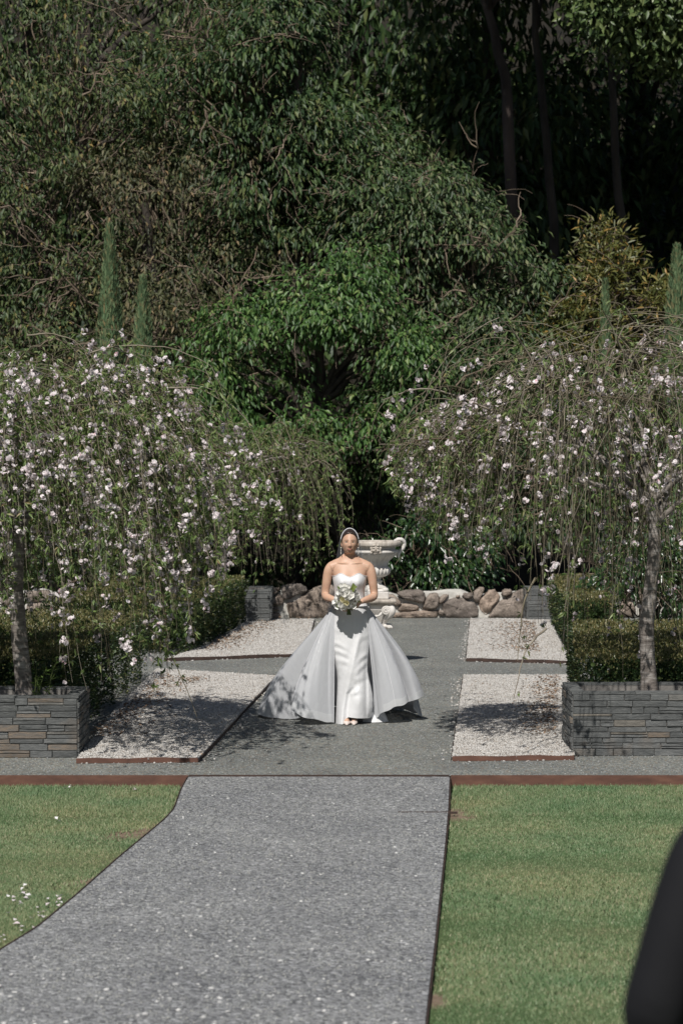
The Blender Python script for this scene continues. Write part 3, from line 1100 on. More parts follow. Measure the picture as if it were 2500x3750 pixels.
# ------------------------------------------------------------------ hedges
def hedge(label, quad, h, n, leaf=.028, top_mat=True, z0=0.0):
    """quad: footprint corners (x, y) anticlockwise"""
    Q = np.array(quad, float)
    c = Q.mean(0)
    root = empty('box_hedge', (c[0], c[1], z0))
    tag(root, label, 'hedge', 'clipped box hedges')
    Q = Q - c
    e = np.roll(Q, -1, 0) - Q
    Ls = np.linalg.norm(e, axis=1)
    area_top = .5 * abs(np.sum(Q[:, 0] * np.roll(Q[:, 1], -1) - Q[:, 1] * np.roll(Q[:, 0], -1)))
    areas = np.concatenate([Ls * h, [area_top * 1.2]])
    cnt = (areas / areas.sum() * n).astype(int)
    body, tips = [], []
    for k in range(len(Q)):
        m_ = cnt[k]
        u, v = RNG.random(m_), RNG.random(m_) ** .9
        nn = np.array([e[k][1], -e[k][0]]) / Ls[k]
        dep = RNG.exponential(.045, m_) - .035 + .03 * np.sin(u * Ls[k] * 6.0 + v * 7)
        dep = dep + .09 * (1 - v) ** 1.5
        xy = Q[k] + e[k] * u[:, None] - nn * dep[:, None]
        P = np.column_stack([xy, v * h])
        D_ = norm(np.column_stack([np.broadcast_to(nn, (m_, 2)), np.full(m_, .35)]) + .75 * rdir(m_))
        N_ = norm(np.column_stack([np.broadcast_to(nn * .4, (m_, 2)), np.full(m_, .8)]) + .6 * rdir(m_))
        body.append(kites(P, D_, N_, RNG.uniform(.7, 1.3, m_) * leaf, leaf * .62))
    m_ = cnt[-1]
    lo, hi = Q.min(0), Q.max(0)
    P2 = lo + RNG.random((int(m_ * 2.2), 2)) * (hi - lo)
    P2 = P2[inside(P2, Q)][:m_]
    m_ = len(P2)
    P = np.column_stack([P2, h - RNG.exponential(.03, m_) + .02 * np.sin(P2[:, 0] * 7) * np.sin(P2[:, 1] * 6) + .02])
    D_ = norm(np.array([0, 0, 1.]) + .7 * rdir(m_))
    tips.append(kites(P, D_, rdir(m_), RNG.uniform(.7, 1.3, m_) * leaf, leaf * .6))
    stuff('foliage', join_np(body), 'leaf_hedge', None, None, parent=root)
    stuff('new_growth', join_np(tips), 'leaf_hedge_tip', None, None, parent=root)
    # woody inside
    m2 = 160
    u = RNG.random((m2, 4))
    u /= u.sum(1, keepdims=True)
    B = np.column_stack([u @ Q * .9, np.zeros(m2)])
    T_ = B + np.column_stack([RNG.normal(0, .12, m2), RNG.normal(0, .12, m2), RNG.uniform(.5, .95, m2) * h])
    Pm = np.stack([B, (B + T_) / 2 + RNG.normal(0, .03, (m2, 3)), T_], 1)
    V, F = tubes_np(Pm, np.tile([.009, .007, .003], (m2, 1)), 4)
    tag(put('stems', np_mesh('stems', V, F), MATS['forest_bark'], root), kind='stuff')
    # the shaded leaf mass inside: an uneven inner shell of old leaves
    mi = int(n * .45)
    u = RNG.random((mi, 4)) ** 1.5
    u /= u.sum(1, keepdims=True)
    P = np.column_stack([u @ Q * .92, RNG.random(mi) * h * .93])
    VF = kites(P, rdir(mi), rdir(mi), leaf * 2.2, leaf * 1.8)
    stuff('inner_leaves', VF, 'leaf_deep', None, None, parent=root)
    return root


hedge('long clipped hedge behind the left planter, under the flowering tree', [(-5.2, 20.75), (-2.33, 20.75), (-2.10, 26.3), (-5.2, 26.3)], .74, 52000)
hedge('clipped hedge in front of the small slate planter, left of the bride', [(-3.6, 29.45), (-1.83, 29.5), (-1.36, 34.4), (-3.3, 34.5)], .66, 46000, .034)
hedge('clipped hedge behind the right planter and its tree trunk', [(2.02, 20.95), (5.2, 20.95), (5.4, 25.3), (2.42, 25.3)], .70, 52000)
hedge('clipped hedge at the right end of the stone wall, lit on its left side', [(2.72, 29.3), (3.35, 29.3), (3.6, 34.6), (2.98, 34.6)], .68, 24000, .034)

# brown leaf litter fallen at the feet of the hedges
parts = []
for (p, q, n, wd) in (((-2.2, 20.7), (-1.95, 26.3), 800, .22), ((-1.72, 29.6), (-1.22, 34.5), 700, .2), ((1.86, 21.0), (2.35, 26.2), 700, .16), ((2.40, 29.4), (2.75, 34.4), 900, .28), ((-1.75, 26.0), (-1.55, 25.6), 60, .1), ((-1.4, 35.0), (1.2, 35.75), 120, .1)):
    u = RNG.random(n)
    P2 = np.array(p) + (np.array(q) - np.array(p)) * u[:, None] + np.column_stack([np.abs(RNG.normal(0, wd, n)) * (1 if p[0] < 0 else -1), RNG.normal(0, .1, n)])
    P = np.column_stack([P2, RNG.uniform(.040, .062, n)])
    parts.append(kites(P, rdir(n) * [1, 1, .2], np.array([0, 0, 1.]) + .5 * rdir(n), RNG.uniform(.02, .05, n), .02))
stuff('leaf_litter', join_np(parts), 'litter', 'brown dead leaves lying along the feet of the hedges', 'leaf litter')

# thin rusty stake by the left back hedge
a_ = on_z(614, 2396, .03)
m_ = MB().tube([(0, 0, -.05), (-.012, 0, .35), (-.03, 0, .72)], .008, 6)
o = m_.build('garden_stake', MATS['rust_steel'])
o.location = (a_[0], a_[1] - .03, .03)
tag(o, 'thin rusty steel stake standing before the left back hedge', 'stake')

# ------------------------------------------------------------------ trees of the wood behind
def crown_dirs(n, rng, front=.72):
    """directions on the sphere, more of them towards the camera side (-Y)"""
    d = rdir(int(n * 2.5), rng)
    keep = (d[:, 1] < .15) | (rng.random(len(d)) < (1 - front))
    return d[keep][:n]


def lumpy(d, lobes, amp):
    r = np.ones(len(d))
    for (ld, la) in zip(lobes, amp):
        r += la * np.exp(-(1 - d @ ld) / .06)
    return r


def wood_tree(name, label, cat, base, blobs, leafm, leaf, nper, wood='forest_bark', twig='pale_twig', trunk_r=.18, seed=1, droop=.9,
              group='trees of the wood behind the garden', twigs=.55, clump_s=.17, width=.36, bare=0, splay=.6, trunk_top=None, zmin=.2, puff=.92, puff_n=23):
    """blobs: (centre x, y, z, radius x, y, z, clumps). Leaves hang in sprays from twigs that grow from limbs of the trunk."""
    rng = np.random.default_rng(seed)
    base = np.array(base, float)
    root = empty(name, base)
    tag(root, label, cat, group)
    leaves, twP, twR, lbP, lbR = [], [], [], [], []
    top = np.array(trunk_top if trunk_top is not None else [np.mean([b_[0] for b_ in blobs]), np.mean([b_[1] for b_ in blobs]), max(b_[2] + b_[5] * .4 for b_ in blobs)], float)
    tr = np.array([base + (top - base) * t + np.array([.12 * math.sin(5 * t + seed), .10 * math.cos(4 * t + seed), 0]) * (t > 0) for t in np.linspace(0, 1, 9)])
    for (cx, cy, cz, rx, ry, rz, nc) in blobs:
        cc, rr = np.array([cx, cy, cz]), np.array([rx, ry, rz])
        nl = 34
        lobes, amp = rdir(nl, rng), rng.uniform(-.4, .35, nl)
        nsub = max(4, int(nc / puff_n))
        d0 = crown_dirs(nsub, rng)
        nsub = len(d0)
        r0 = lumpy(d0, lobes, amp) * (1 - np.abs(rng.normal(0, .22, nsub)))
        S0 = cc + d0 * rr * r0[:, None] * .86
        sr = rng.uniform(.6, 1.25, nsub) * puff * (rx * rz) ** .5 * .42
        ix = np.repeat(np.arange(nsub), int(puff_n))
        dd_ = rdir(len(ix), rng)
        up = dd_ @ np.array([-.1, -.45, .75])
        kp = up > -.45 + .5 * rng.random(len(ix)) - .3
        ix, dd_ = ix[kp], dd_[kp]
        P = S0[ix] + dd_ * (sr[ix] * rng.uniform(.65, 1.05, len(ix)))[:, None] * np.array([1.15, 1, .8])
        d = norm(dd_ + .5 * d0[ix])
        nc = len(P)
        P[:, 2] = np.maximum(P[:, 2], base[2] + zmin + rng.random(nc) * .5)
        # limbs: to lobes
        for i in range(7):
            q = cc + lobes[i] * rr * .75
            t0 = tr[min(8, max(1, int(8 * np.clip((q[2] - .6 - base[2]) / max(.5, top[2] - base[2]), .1, 1))))]
            s = np.linspace(0, 1, 7)[:, None]
            pl = t0 + (q - t0) * s + np.sin(s * PI) * np.array([0, 0, .25 * np.linalg.norm(q - t0) * .5]) + rng.normal(0, .05, (7, 3)) * (s > 0)
            lbP.append(pl)
            lbR.append(np.linspace(trunk_r * .42, trunk_r * .10, 7))
        # twig to every clump, from inside the crown
        s = np.linspace(0, 1, 6)[None, :, None]
        inner = cc + (P - cc) * rng.uniform(.25, .6, (nc, 1)) - np.array([0, 0, .15])
        tw = inner[:, None] + (P - inner)[:, None] * s + rng.normal(0, .05, (nc, 6, 3)) + np.sin(s * PI) * np.array([0, 0, .12])
        ksel = rng.random(nc) < twigs
        twP.append(tw[ksel])
        twR.append(np.tile(np.linspace(.016, .005, 6), (int(ksel.sum()), 1)) * rng.uniform(.7, 1.5, (int(ksel.sum()), 1)))
        # fine side shoots
        ns = int(nc * 1.6 * twigs)
        ix = rng.integers(0, nc, ns)
        dd = norm(d[ix] * .5 + .9 * rdir(ns, rng) + np.array([0, 0, -.15]))
        L = rng.uniform(.25, .7, ns)[:, None, None]
        st = P[ix] + rng.normal(0, .15, (ns, 3))
        sh = st[:, None] + dd[:, None] * s * L - np.array([0, 0, .3]) * (s ** 2) * L + rng.normal(0, .012, (ns, 6, 3))
        twP.append(sh)
        twR.append(np.tile(np.linspace(.006, .003, 6), (ns, 1)))
        # leaves in hanging sprays
        m_ = rng.poisson(nper, nc)
        ix = np.repeat(np.arange(nc), m_)
        n = len(ix)
        off = rng.normal(0, clump_s, (n, 3)) * np.array([1, 1, .8])
        LP_ = P[ix] + off
        T = norm(d[ix] * .45 + off / clump_s * .25 + splay * rdir(n, rng) + np.array([0, 0, -droop]))
        N = norm(d[ix] * .5 + np.array([-.12, -.35, .75]) + .55 * rdir(n, rng))
        Ls = leaf * rng.uniform(.65, 1.3, n)
        leaves.append(kites(LP_, T, N, Ls, Ls * width, .16, .10))
    V, F = join_np(leaves)
    tag(put('foliage', np_mesh('foliage', V - base, F), MATS[leafm], root), kind='stuff')
    Pt, Rt = np.concatenate(twP), np.concatenate(twR)
    V, F = tubes_np(Pt, Rt, 3)
    tag(put('twigs', np_mesh('twigs', V - base, F), MATS[twig], root), kind='stuff')
    for q, q_r in zip(lbP, lbR):
        V, F = tubes_np(q[None], q_r[None], 7)
        put('limb', np_mesh('limb', V - base, F, True), MATS[wood], root)
    tr[0, 2] -= .3
    V, F = tubes_np(tr[None], np.linspace(trunk_r * 1.2, trunk_r * .35, 9)[None], 12)
    put('trunk', np_mesh('trunk', V - base, F, True), MATS[wood], root)
    if bare:
        # bare grey branches that stand out before the leaves
        Q = []
        for _ in range(bare):
            b_ = blobs[rng.integers(0, len(blobs))]
            a = rng.uniform(-1.1, 1.1)
            z_ = rng.uniform(-.75, .7)
            c_ = math.sqrt(1 - z_ * z_)
            p = np.array(b_[:3]) + np.array([math.sin(a) * c_ * b_[3], -math.cos(a) * c_ * b_[4], z_ * b_[5]]) * rng.uniform(.88, 1.02)
            dirn = norm(np.array([rng.normal(), rng.normal() * .25 - .2, rng.normal() * .6]))
            L = rng.uniform(.5, 1.5)
            s = np.linspace(0, 1, 7)[:, None]
            Q.append(p + dirn * s * L + np.cumsum(rng.normal(0, .055, (7, 3)), 0))
            q0 = len(Q) - 1
            for _ in range(4):
                k = rng.integers(1, 6)
                d2 = norm(dirn + .9 * rdir(1, rng)[0])
                Q.append(Q[q0][k] + d2 * s * L * rng.uniform(.25, .6) + np.cumsum(rng.normal(0, .025, (7, 3)), 0) * (s > 0))
        Q = np.array(Q)
        R = np.tile(np.linspace(.014, .0045, 7), (len(Q), 1)) * rng.uniform(.45, 1.35, (len(Q), 1))
        V, F = tubes_np(Q, R, 5)
        tag(put('bare_branches', np_mesh('bare_branches', V - base, F, True), MATS[twig], root), kind='stuff')
    return root


def gz(x, y):
    return float(ground_z(np.array(x), np.array(y)))


# the big dull green trees that fill the upper half
wood_tree('forest_tree', 'tall dull olive tree with many bare twigs filling the upper left corner', 'tree', (-4.9, 42.5, gz(-4.9, 42.5)),
          [(-4.9, 42.5, 7.6, 2.6, 2.2, 3.4, 520), (-3.0, 43.0, 9.4, 2.0, 1.8, 2.2, 260), (-5.6, 41.5, 4.0, 2.2, 1.6, 2.4, 300)], 'leaf_olive', .115, 36, seed=3, trunk_r=.2, bare=46)
wood_tree('forest_tree', 'tall dull olive tree behind the two left cypresses, its twigs tangled and brown', 'tree', (-2.9, 41.4, gz(-2.9, 41.4)),
          [(-2.9, 41.4, 5.6, 1.9, 1.6, 2.6, 420), (-3.6, 40.6, 3.2, 1.6, 1.2, 1.7, 220)], 'leaf_dry', .105, 36, seed=5, trunk_r=.17, bare=44)
wood_tree('forest_tree', 'tallest dense tree with drooping leaves above the bright green tree, at top centre', 'tree', (-.6, 42.2, gz(-.6, 42.2)),
          [(-1.45, 42.2, 8.1, 1.8, 1.7, 3.1, 580), (-1.0, 42.6, 10.3, 1.1, 1.3, 1.6, 150), (.15, 42.0, 6.4, 1.3, 1.3, 1.9, 220)], 'leaf_deep', .14, 33, seed=8, trunk_r=.22, bare=22)
wood_tree('forest_tree', 'dense dull green tree whose right edge slopes down against the black gap', 'tree', (1.7, 41.6, gz(1.7, 41.6)),
          [(1.15, 41.6, 5.9, 1.35, 1.4, 2.2, 380), (2.1, 41.2, 5.2, 1.3, 1.2, 2.0, 320), (2.7, 41.0, 3.9, 1.2, 1.2, 1.9, 280), (3.2, 40.8, 2.7, 1.1, 1.2, 1.6, 190)], 'leaf_sage', .12, 36, seed=12, trunk_r=.2, bare=30)
wood_tree('broadleaf_tree', 'bright green leafy tree behind the stone wall at the centre, above the bride', 'tree', (.28, 40.3, gz(.28, 40.3)),
          [(-2.3, 39.2, 2.9, .62, .6, .55, 70), (-2.05, 39.0, 3.75, .6, .6, .5, 75), (-1.35, 38.9, 4.25, .62, .6, .5, 80), (-.55, 39.0, 4.75, .6, .6, .5, 80),
           (.05, 39.2, 5.35, .5, .5, .42, 60), (.35, 38.9, 4.6, .6, .6, .5, 75), (1.05, 39.0, 4.05, .58, .6, .5, 70), (1.2, 39.1, 3.1, .5, .5, .45, 55), (-1.9, 38.8, 2.5, .6, .5, .4, 55), (-.9, 38.5, 2.65, .7, .5, .42, 65), (.0, 38.5, 2.75, .6, .5, .4, 55),
           (-.3, 39.9, 2.6, 1.4, .7, .8, 90)],
          'leaf_bright', .11, 30, seed=15, trunk_r=.13, twigs=.3, clump_s=.15, width=.42, puff=2.0, puff_n=11)
wood_tree('understorey_tree', 'dark low tree behind the left flowering tree and hedge', 'tree', (-4.4, 39.0, gz(-4.4, 39)),
          [(-4.6, 39.0, 2.3, 1.9, 1.2, 1.7, 300), (-2.8, 39.4, 1.9, 1.3, 1.0, 1.5, 190)], 'leaf_deep', .12, 30, seed=18, trunk_r=.12, bare=10)
wood_tree('understorey_tree', 'dull low tree with grey bare branches between the urn and the right flowering tree', 'tree', (1.9, 39.4, gz(1.9, 39.4)),
          [(1.55, 39.4, 2.9, 1.3, 1.0, 1.5, 260), (2.9, 39.2, 2.0, 1.4, 1.0, 1.5, 240)], 'leaf_deep', .12, 30, seed=21, trunk_r=.12, bare=24)
wood_tree('understorey_tree', 'dark low tree behind the right hedge at the edge of the garden', 'tree', (5.0, 38.8, gz(5, 38.8)),
          [(4.9, 38.8, 1.9, 1.6, 1.1, 1.5, 220)], 'leaf_deep', .12, 28, seed=23, trunk_r=.1)
wood_tree('camellia_bush', 'glossy dark green bush behind the stone wall, right of the urn', 'bush', (.95, 37.0, gz(.95, 37.0)),
          [(1.15, 37.0, .85, .75, .5, .75, 170), (.55, 36.9, .6, .45, .4, .55, 70), (1.75, 37.2, .65, .5, .4, .6, 70)], 'leaf_glossy', .095, 24, seed=25, trunk_r=.04, group='bushes behind the stone wall',
          clump_s=.12, width=.5, twigs=.5, zmin=.0)
wood_tree('camellia_bush', 'dark bush in deep shade under the bright green tree', 'bush', (-.7, 40.9, gz(-.7, 40.9)),
          [(-1.6, 40.9, .8, .9, .5, .8, 110), (-.2, 41.2, 1.0, .9, .5, 1.0, 120)], 'leaf_deep', .11, 26, seed=27, trunk_r=.04, group='bushes behind the stone wall', zmin=.0)
wood_tree('camellia_bush', 'dark leafy bush behind the right planter tree, right of the back hedge', 'bush', (4.1, 31.6, 0.0),
          [(4.0, 31.6, .75, .8, .6, .75, 150), (4.9, 32.0, .8, .7, .6, .8, 110)], 'leaf_glossy', .085, 26, seed=29, trunk_r=.035, group='dark leafy bushes', clump_s=.12, width=.45, zmin=.0)
# golden olive shrub tree at the right
wood_tree('silky_oak', 'olive gold upright tree in front of the black gap, at the right edge', 'tree', (4.5, 40.6, gz(4.5, 40.6)),
          [(3.75, 40.4, 4.2, .55, .5, .75, 90), (4.55, 40.6, 5.1, .50, .5, 1.35, 150), (5.35, 40.6, 4.7, .75, .6, 1.1, 150), (4.3, 40.4, 3.3, 1.0, .7, .8, 150), (5.4, 40.6, 3.2, .8, .7, .8, 110)],
          'leaf_gold', .16, 20, seed=31, trunk_r=.11, twigs=.4, clump_s=.16, width=.24, droop=-.25, splay=.8, twig='pale_twig')
# tall gums deep in the wood: trunks in the black gap, unseen crowns added above the picture, spread to shade it
def gum(label, path, r, crown, seed, leafm='leaf_crown', nper=30, wood='pink_bark'):
    rng = np.random.default_rng(seed)
    path = np.array(path, float)
    base = path[0].copy()
    root = empty('gum_tree', base)
    tag(root, label, 'tree', 'tall trunks in the black gap')
    s = np.linspace(0, 1, 14)
    t = np.linspace(0, 1, len(path))
    pl = np.stack([np.interp(s, t, path[:, k]) for k in range(3)], 1) + rng.normal(0, .03, (14, 3))
    pl[0, 2] -= .4
    V, F = tubes_np(pl[None], np.linspace(r * 1.15, r * .5, 14)[None], 12)
    put('trunk', np_mesh('trunk', V - base, F, True), MATS[wood], root)
    lbP, lv = [], []
    for (cx, cy, cz, rx, ry, rz, nc) in crown:
        cc, rr = np.array([cx, cy, cz]), np.array([rx, ry, rz])
        d = rdir(nc, rng)
        lobes, amp = rdir(16, rng), rng.uniform(-.25, .35, 16)
        P = cc + d * rr * (lumpy(d, lobes, amp) * rng.uniform(.45, 1.0, nc) ** .6)[:, None]
        for i in range(6):
            k = rng.integers(8, 14)
            q = cc + lobes[i] * rr * .7
            ss = np.linspace(0, 1, 7)[:, None]
            lbP.append(pl[k] + (q - pl[k]) * ss + rng.normal(0, .08, (7, 3)) * (ss > 0))
        m_ = rng.poisson(nper, nc)
        ix = np.repeat(np.arange(nc), m_)
        n = len(ix)
        LP_ = P[ix] + rng.normal(0, .28, (n, 3))
        T = norm(d[ix] * .5 + .8 * rdir(n, rng) + np.array([0, 0, -.5]))
        Ls = (.15 if cz < 13.5 else .24) * rng.uniform(.7, 1.4, n)
        lv.append(kites(LP_, T, norm(d[ix] + np.array([0, -.3, .7]) + .5 * rdir(n, rng)), Ls, Ls * .42))
    V, F = join_np(lv)
    tag(put('foliage', np_mesh('foliage', V - base, F), MATS[leafm], root), kind='stuff')
    for q in lbP:
        V, F = tubes_np(q[None], np.linspace(r * .45, r * .1, 7)[None], 7)
        put('limb', np_mesh('limb', V - base, F, True), MATS[wood], root)
    return root


def tp(px, py, D):
    return at_d(px, py, D)


D_ = 49.0
g0 = tp(1890, 1000, D_)
g0[2] = gz(g0[0], D_)
gum('leaning pinkish trunk at the left of the black gap, forking near the top', [g0, tp(1870, 480, D_), tp(1835, 250, D_), tp(1790, 60, D_), tp(1700, -250, D_), tp(1660, -900, D_)], .115,
    [(2.6, 50.0, 17.5, 2.4, 4.0, 2.8, 420), (1.4, 45.2, 15.8, 2.3, 3.4, 2.5, 420), (4.8, 46.5, 16.5, 2.8, 3.8, 2.8, 460), (4.2, 54.5, 18.5, 3.4, 4.0, 3.0, 460)], 41)
g0 = tp(2040, 900, 52)
g0[2] = gz(g0[0], 52)
gum('dim straight trunk in the middle of the black gap', [g0, tp(2020, 750, 52), tp(1985, 350, 52), tp(1950, -100, 52), tp(1930, -900, 52)], .10,
    [(6.6, 48.5, 18.0, 3.4, 4.2, 3.2, 560), (7.0, 55.5, 19.0, 3.8, 4.2, 3.0, 480)], 43, wood='forest_bark')
g0 = tp(2320, 1300, 50)
g0[2] = gz(g0[0], 50)
gum('dim trunk behind the gold tree, at the right of the black gap', [g0, tp(2290, 950, 50), tp(2245, 500, 50), tp(2235, 100, 50), tp(2230, -900, 50)], .10,
    [(9.4, 47.5, 17.5, 3.4, 4.0, 3.2, 460), (10.4, 55.0, 18.5, 3.6, 4.2, 3.0, 420), (8.6, 51.5, 15.0, 2.6, 2.8, 2.2, 260)], 47, wood='forest_bark')
g0 = tp(2700, 1300, 44)
g0[2] = gz(g0[0], 44)
gum('tall tree at the upper right corner with a sunlit rounded spray of leaves', [g0, tp(2680, 600, 44), tp(2600, 100, 44), tp(2500, -400, 44)], .2,
    [(5.3, 43.0, 10.55, 1.0, .9, .85, 260), (5.95, 43.2, 9.95, .55, .6, .45, 80), (7.6, 43.5, 11.5, 2.0, 1.8, 1.8, 200), (6.0, 43.5, 12.8, 2.4, 2.0, 1.6, 260)], 53)

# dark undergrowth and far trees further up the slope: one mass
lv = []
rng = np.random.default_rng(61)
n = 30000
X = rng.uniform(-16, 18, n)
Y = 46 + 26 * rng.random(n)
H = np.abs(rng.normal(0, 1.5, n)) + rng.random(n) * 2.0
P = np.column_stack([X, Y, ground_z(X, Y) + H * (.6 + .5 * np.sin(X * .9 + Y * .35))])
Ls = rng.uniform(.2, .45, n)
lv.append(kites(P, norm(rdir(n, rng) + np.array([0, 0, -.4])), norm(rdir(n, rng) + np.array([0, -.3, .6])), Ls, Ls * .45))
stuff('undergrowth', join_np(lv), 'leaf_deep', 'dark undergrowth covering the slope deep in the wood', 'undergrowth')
for i, (x, y, h, r) in enumerate([(-11, 56, 17, .3), (-7.5, 60, 19, .3), (-3.5, 58, 18, .28), (.5, 61, 19, .3), (3.4, 57, 17, .25), (7.2, 60, 19, .3), (11.5, 57, 18, .3)]):
    z0 = gz(x, y)
    labs = ['far forest tree deep in the wood behind the upper left tree', 'far forest tree deep behind the tangled olive tree', 'far forest tree deep behind the two left cypresses', 'far forest tree hidden behind the tallest centre tree',
            'far forest tree in the dark behind the leaning pinkish trunk', 'far forest tree in the dark behind the gold tree', 'far forest tree in the dark beyond the upper right corner']
    wood_tree('far_tree', labs[i], 'tree', (x, y, z0), [(x, y, z0 + h * .62, 4.2, 2.6, h * .42, 330), (x, y - 1, z0 + 3.0, 3.6, 2.0, 3.0, 200)], 'leaf_deep', .32, 20, seed=70 + i, trunk_r=r, twigs=.1, clump_s=.55, puff_n=12,
              group='far trees deep in the wood')

# ------------------------------------------------------------------ pencil cypresses
def cypress(label, px, ytop, D, wpx, n, seed):
    rng = np.random.default_rng(seed)
    top = at_d(px, ytop, D)
    z0 = gz(top[0], D)
    h = top[2] - z0
    R = wpx / FPX * D / 2
    root = empty('pencil_cypress', (top[0], D, z0))
    tag(root, label, 'cypress', 'slim pencil cypresses')
    t = rng.random(n) ** .9
    prof = np.interp(t, [0, .12, .45, .75, .92, 1], [.75, 1, .92, .62, .26, .04])
    a = rng.uniform(0, 2 * PI, n)
    rr = R * prof * np.clip(1 - np.abs(rng.normal(0, .22, n)) + .12 * np.sin(a * 5 + t * 30), .1, 1.2)
    P = np.column_stack([rr * np.cos(a), rr * np.sin(a), t * h])
    out = np.column_stack([np.cos(a), np.sin(a), np.zeros(n)])
    T = norm(out * .35 + np.array([0, 0, 1.0]) + .28 * rdir(n, rng))
    Ls = rng.uniform(.07, .15, n)
    VF = kites(P, T, norm(out + .5 * rdir(n, rng)), Ls, Ls * .24, .2)
    stuff('foliage', VF, 'leaf_cypress', None, None, parent=root)
    m_ = 160
    a = rng.uniform(0, 2 * PI, m_)
    t = rng.random(m_) * .9
    o2 = np.column_stack([np.cos(a), np.sin(a), np.zeros(m_)])
    s = np.linspace(0, 1, 5)[None, :, None]
    Q = np.array([0, 0, 1.]) * (t * h)[:, None, None] + o2[:, None] * s * R * .9 * np.interp(t, [0, .5, 1], [1, .9, .1])[:, None, None] + np.array([0, 0, .45]) * s ** 1.5
    V, F = tubes_np(Q, np.tile(np.linspace(.008, .003, 5), (m_, 1)), 3)
    tag(put('branches', np_mesh('branches', V, F), MATS['pale_twig'], root), kind='stuff')
    V, F = tubes_np(np.array([[[0, 0, -.2], [0, 0, h * .5], [0, 0, h * .97]]]), np.array([[.06, .04, .006]]), 8)
    put('trunk', np_mesh('trunk', V, F, True), MATS['forest_bark'], root)


cypress('taller pencil cypress at the left, its tip pointed', 402, 840, 37.6, 128, 15000, 81)
cypress('shorter pencil cypress just right of the tallest cypress', 524, 1030, 37.8, 124, 12000, 82)
cypress('pencil cypress cut by the right edge of the picture', 2478, 915, 37.5, 165, 14000, 83)
cypress('thin dim cypress left of the cut one, behind the right flowering tree', 2215, 1040, 38.4, 62, 6500, 84)

# ------------------------------------------------------------------ weeping cherries
def arcs(p0, d0, n_steps, step, grav, wob, rng, up_until=None):
    n = len(p0)
    P = np.empty((n, n_steps + 1, 3))
    P[:, 0] = p0
    d = norm(d0)
    step = np.broadcast_to(step, (n,))[:, None]
    grav = np.broadcast_to(grav, (n,))
    for k in range(n_steps):
        d = d + rng.normal(0, wob, (n, 3))
        d[:, 2] -= grav
        d = norm(d)
        P[:, k + 1] = P[:, k] + d * step
    return P


def flower_mesh(name, nfl, rng, r=.0185, spread=.024):
    """a cluster of double blossoms: two whorls of cupped petals each"""
    parts = []
    for _ in range(nfl):
        ax = norm(rdir(1, rng)[0] + np.array([0, -.4, .1]))
        c = ax * spread * rng.uniform(.5, 1.2) + rng.normal(0, spread * .35, 3)
        u = norm(np.cross(ax, [.3, .5, .81]))
        v = np.cross(ax, u)
        for ring_, (np_, tilt, sc) in enumerate(((6, .25, 1.0), (5, .8, .72))):
            a = np.arange(np_) * 2 * PI / np_ + ring_ * .5 + rng.normal(0, .12, np_)
            rad = u[None] * np.cos(a)[:, None] + v[None] * np.sin(a)[:, None]
            T = norm(rad + ax * tilt)
            parts.append(kites(np.broadcast_to(c, (np_, 3)).copy(), T, np.broadcast_to(ax, (np_, 3)) + 0 * rad, r * sc * rng.uniform(.85, 1.15, np_), r * sc * 1.3, .12))
    V, F = join_np(parts)
    return V, F


FL_RNG = np.random.default_rng(101)
FLOWERS = []
for k in range(6):
    V, F = flower_mesh('blossom', 3 + k % 3, FL_RNG)
    me = np_mesh('blossom', V, F)
    me.materials.append(MATS['petal'])
    FLOWERS.append((me, V, F))


